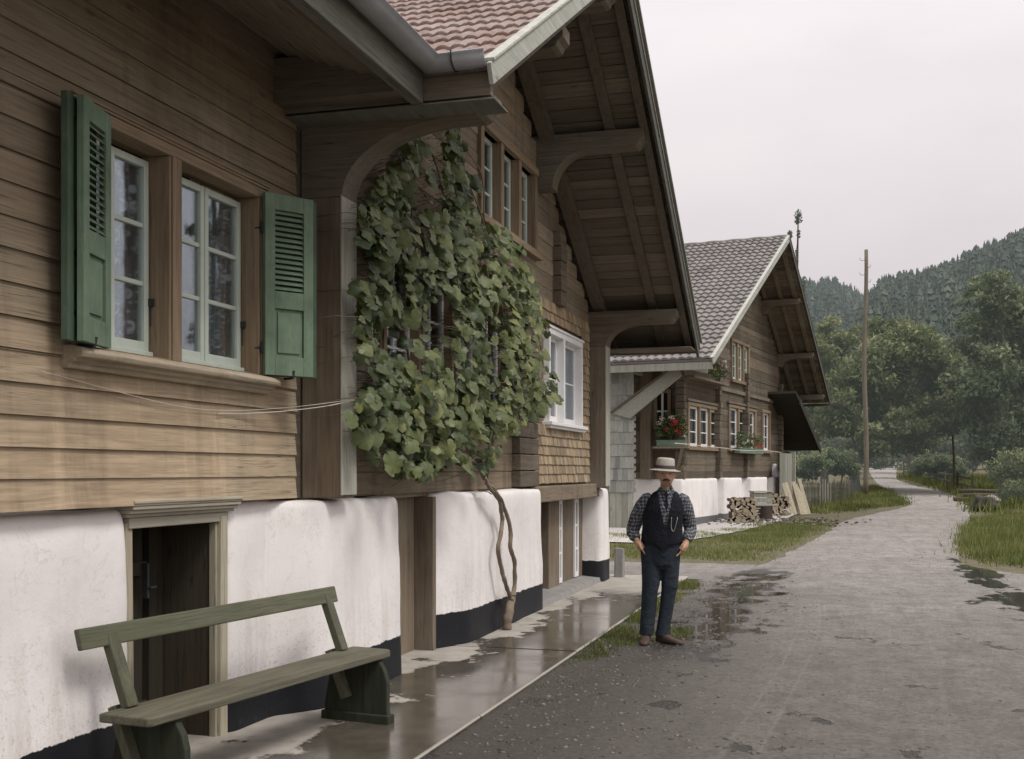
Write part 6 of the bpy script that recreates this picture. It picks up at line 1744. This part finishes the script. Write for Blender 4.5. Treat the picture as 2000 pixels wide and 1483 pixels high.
# slim poplar behind the tiled chalet, thin tuft on top
PO = thing('poplar', 'slim lopped poplar rising behind the ridge of the tiled chalet', 'tree', at(1556, 95))
b = at(1556, 95); tz = CAMH + (HOR - 425) * 95 / FPX
mb = MB(); P = smooth_path([b, at(1553, 95, py=700), at(1556, 95, py=560), at(1558, 95, py=480), at(1559, 95, tz)], 6); mb.tube(P, [.2 - .16 * i / (len(P) - 1) for i in range(len(P))], 7); mb.build('trunk', M['bark'], PO, smooth=True)
Vs = []
for (x, y, rx, ry, m) in ((1559, 424, 9, 15, 130), (1560, 455, 3, 14, 22), (1556, 500, 3, 22, 40), (1556, 540, 5, 22, 90), (1562, 580, 10, 30, 300), (1543, 458, 4, 9, 50), (1570, 560, 5, 22, 90), (1558, 640, 16, 40, 600)):
    c = at(x, 95, py=y); k = 95 / FPX; Vs.append(cloud(m, c, (rx * k, rx * k, ry * k), .13))
V = np.vstack(Vs); np_mesh('crown', V, np.arange(len(V)).reshape(-1, 4), M['leaf_c'], np.random.rand(len(V) // 4) * .6, PO, False, 4)

# ================================================================== wooded hills
def crest(px):   # photo height of the two skylines (ground under the trees)
    return (np.interp(px, [1200, 1500, 1568, 1609, 1640, 1670, 1683, 1700, 1740, 1780, 1850, 1950, 2050, 2300], [610, 588, 582, 578, 582, 598, 610, 634, 680, 740, 800, 850, 880, 900]),
            np.interp(px, [1500, 1600, 1650, 1690, 1720, 1757, 1794, 1835, 1872, 1905, 1949, 2050, 2200, 2600], [900, 780, 690, 616, 582, 574, 567, 557, 541, 522, 505, 470, 430, 390]))
def hill(which, d0, d1, name):
    rows = []
    for s in np.linspace(0, 1, 16):
        d = d0 + (d1 - d0) * s; row = []
        for px in np.linspace(1250, 2500, 70):
            z1 = CAMH + (HOR - crest(px)[which]) * d1 / FPX; z0 = 10.0
            z = z0 + (z1 - z0) * (s ** .9)
            p = at(px, d, z); row.append(tuple(p))
        rows.append(row)
    o = sheet(name, rows, M['hillfloor']); return rows
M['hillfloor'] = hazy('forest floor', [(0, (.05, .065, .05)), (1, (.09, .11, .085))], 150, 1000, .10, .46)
def conifers(which, d0, d1, n, h0, h1, label, pxr, seed, q=60, leaf=.42):
    rs = np.random.RandomState(seed); V = []; T = []
    for i in range(n):
        s = rs.rand() ** .8 if i > n * .2 else 1 - .05 * rs.rand(); px = pxr[0] + (pxr[1] - pxr[0]) * rs.rand(); d = d0 + (d1 - d0) * s
        z1 = CAMH + (HOR - crest(px)[which]) * d1 / FPX; z = 10. + (z1 - 10.) * (s ** .9)
        p = at(px, d, z); h = (h0 + (h1 - h0) * rs.rand()) * (.6 if rs.rand() < .2 else 1); broad = rs.rand() < .35
        w_ = h * (.16 + .10 * rs.rand()) * (1.5 if broad else 1); t = np.clip(.45 + .22 * rs.randn(), 0, 1)
        a0 = rs.rand(q) ** (1.25 if not broad else 1.0)
        r = w_ * ((1 - a0) ** (.85 if not broad else .5) + .03) * np.sqrt(rs.rand(q)) * (1 + .35 * np.sin(a0 * 38 + rs.rand() * 6))
        an = rs.rand(q) * 2 * np.pi
        c = np.c_[p.x + np.cos(an) * r, p.y + np.sin(an) * r, p.z + h * (.06 + .94 * a0)]
        out = np.c_[np.cos(an), np.sin(an), -.45 + .3 * rs.randn(q)]; side = np.c_[-np.sin(an), np.cos(an), .5 * rs.randn(q)]
        sz = (leaf * h / 12 * (1.25 - .75 * a0) * (.6 + .8 * rs.rand(q)))[:, None]
        k = 9; ca = np.arange(k) * 2 * np.pi / k; tiers = 5          # solid core in ragged tiers
        for ti in range(tiers):
            f0 = ti / tiers; ra = w_ * .8 * ((1 - f0) ** (.85 if not broad else .5)) * (.75 + .5 * rs.rand(k)); zt = p.z + h * min(1., f0 + .36)
            ring = np.c_[p.x + np.cos(ca + ti) * ra, p.y + np.sin(ca + ti) * ra, p.z + h * (f0 + .03 * rs.randn(k))]; nx = np.roll(ring, -1, 0); tip = np.repeat([[p.x, p.y, zt]], k, 0)
            V.append(np.stack([ring, nx, tip, (tip + ring) / 2], 1).reshape(-1, 3)); T.append(np.clip(t + .05 * rs.randn(k) + .2 * (f0 - .4), 0, 1))
        V.append(np.stack([c - side * sz, c + out * sz * 1.1, c + side * sz, c - out * sz * .6 + np.array([0, 0, .5]) * sz], 1).reshape(-1, 3))
        T.append(np.clip(t + .04 * rs.randn(q) + .30 * (a0 - .5), 0, 1))
    V = np.vstack(V)
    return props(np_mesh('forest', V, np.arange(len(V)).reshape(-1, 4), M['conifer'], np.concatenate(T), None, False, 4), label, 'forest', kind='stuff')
hill(0, 420, 1000, 'hill'); hill(1, 260, 720, 'hill')
conifers(0, 420, 1000, 1500, 11, 19, 'hazy conifer wood on the far hill behind the tiled chalet', (1430, 1800), 3)
conifers(1, 260, 720, 2500, 8, 15, 'dark conifer wood on the slope rising to the right', (1620, 2120), 5)
# ================================================================== daylight and camera
SUN_EL, SUN_AZ = math.radians(56), math.radians(112)     # azimuth from +Y towards +X
w = bpy.data.worlds.new('World'); scene.world = w; w.use_nodes = True
t = w.node_tree; t.nodes.clear()
out = t.nodes.new('ShaderNodeOutputWorld'); bg = t.nodes.new('ShaderNodeBackground'); bg.inputs['Strength'].default_value = .1
sky = t.nodes.new('ShaderNodeTexSky'); sky.sky_type = 'NISHITA'; sky.sun_disc = False
sky.sun_elevation = SUN_EL; sky.sun_rotation = SUN_AZ; sky.dust_density = 4; sky.altitude = 600
tc = t.nodes.new('ShaderNodeTexCoord'); sp = t.nodes.new('ShaderNodeSeparateXYZ'); t.links.new(tc.outputs['Generated'], sp.inputs[0])
def wr(fac, stops):
    r = t.nodes.new('ShaderNodeValToRGB'); t.links.new(fac, r.inputs[0]); e = r.color_ramp.elements
    while len(e) < len(stops): e.new(.5)
    for q, (p, c) in zip(e, stops): q.position = p; q.color = (*c, 1)
    return r.outputs[0]
mp = t.nodes.new('ShaderNodeMapping'); mp.inputs['Scale'].default_value = (1.6, 1.6, 4.2); t.links.new(tc.outputs['Generated'], mp.inputs[0])
nz = t.nodes.new('ShaderNodeTexNoise'); nz.inputs['Scale'].default_value = 1.3; nz.inputs['Detail'].default_value = 6; t.links.new(mp.outputs[0], nz.inputs['Vector'])
grad = wr(sp.outputs['Z'], [(0, (.66, .60, .61)), (.12, (.74, .68, .69)), (.30, (.93, .87, .875)), (.5, (1.25, 1.18, 1.18)), (1, (2.1, 2.0, 2.0))])
cl = wr(nz.outputs['Fac'], [(.30, (.84, .84, .86)), (.50, (.98, .98, .985)), (.70, (1.06, 1.055, 1.05))])
mul = t.nodes.new('ShaderNodeMix'); mul.data_type = 'RGBA'; mul.blend_type = 'MULTIPLY'; mul.inputs[0].default_value = 1
t.links.new(grad, mul.inputs[6]); t.links.new(cl, mul.inputs[7])
sc10 = t.nodes.new('ShaderNodeMix'); sc10.data_type = 'RGBA'; sc10.blend_type = 'MULTIPLY'; sc10.inputs[0].default_value = 1
sc10.inputs[7].default_value = (10, 10, 10, 1); t.links.new(mul.outputs[2], sc10.inputs[6])
mx = t.nodes.new('ShaderNodeMix'); mx.data_type = 'RGBA'; mx.inputs[0].default_value = .93
t.links.new(sky.outputs[0], mx.inputs[6]); t.links.new(sc10.outputs[2], mx.inputs[7])
t.links.new(mx.outputs[2], bg.inputs['Color']); t.links.new(bg.outputs[0], out.inputs['Surface'])

sl = bpy.data.lights.new('sun', 'SUN'); sl.energy = 2.0; sl.angle = math.radians(16); sl.color = (1, .96, .91)
so = bpy.data.objects.new('sun', sl); COL.objects.link(so)
dv = Vector((math.sin(SUN_AZ) * math.cos(SUN_EL), math.cos(SUN_AZ) * math.cos(SUN_EL), math.sin(SUN_EL)))
so.rotation_euler = dv.to_track_quat('Z', 'Y').to_euler(); so.location = (20, -5, 30)

cam = bpy.data.cameras.new('camera'); co_ = bpy.data.objects.new('camera', cam); COL.objects.link(co_)
co_.location = (0, 0, CAMH); co_.rotation_euler = (math.pi / 2, 0, TH)
cam.sensor_width = 36; cam.lens = 36 * FPX / 2000; cam.shift_y = (HOR - 741.5) / 2000
cam.clip_start = .1; cam.clip_end = 4000
scene.camera = co_
scene.view_settings.view_transform = 'Standard'; scene.view_settings.look = 'None'; scene.view_settings.exposure = 0; scene.view_settings.gamma = 1
scene.cycles.use_denoising = True; scene.cycles.max_bounces = 7; scene.cycles.transparent_max_bounces = 12
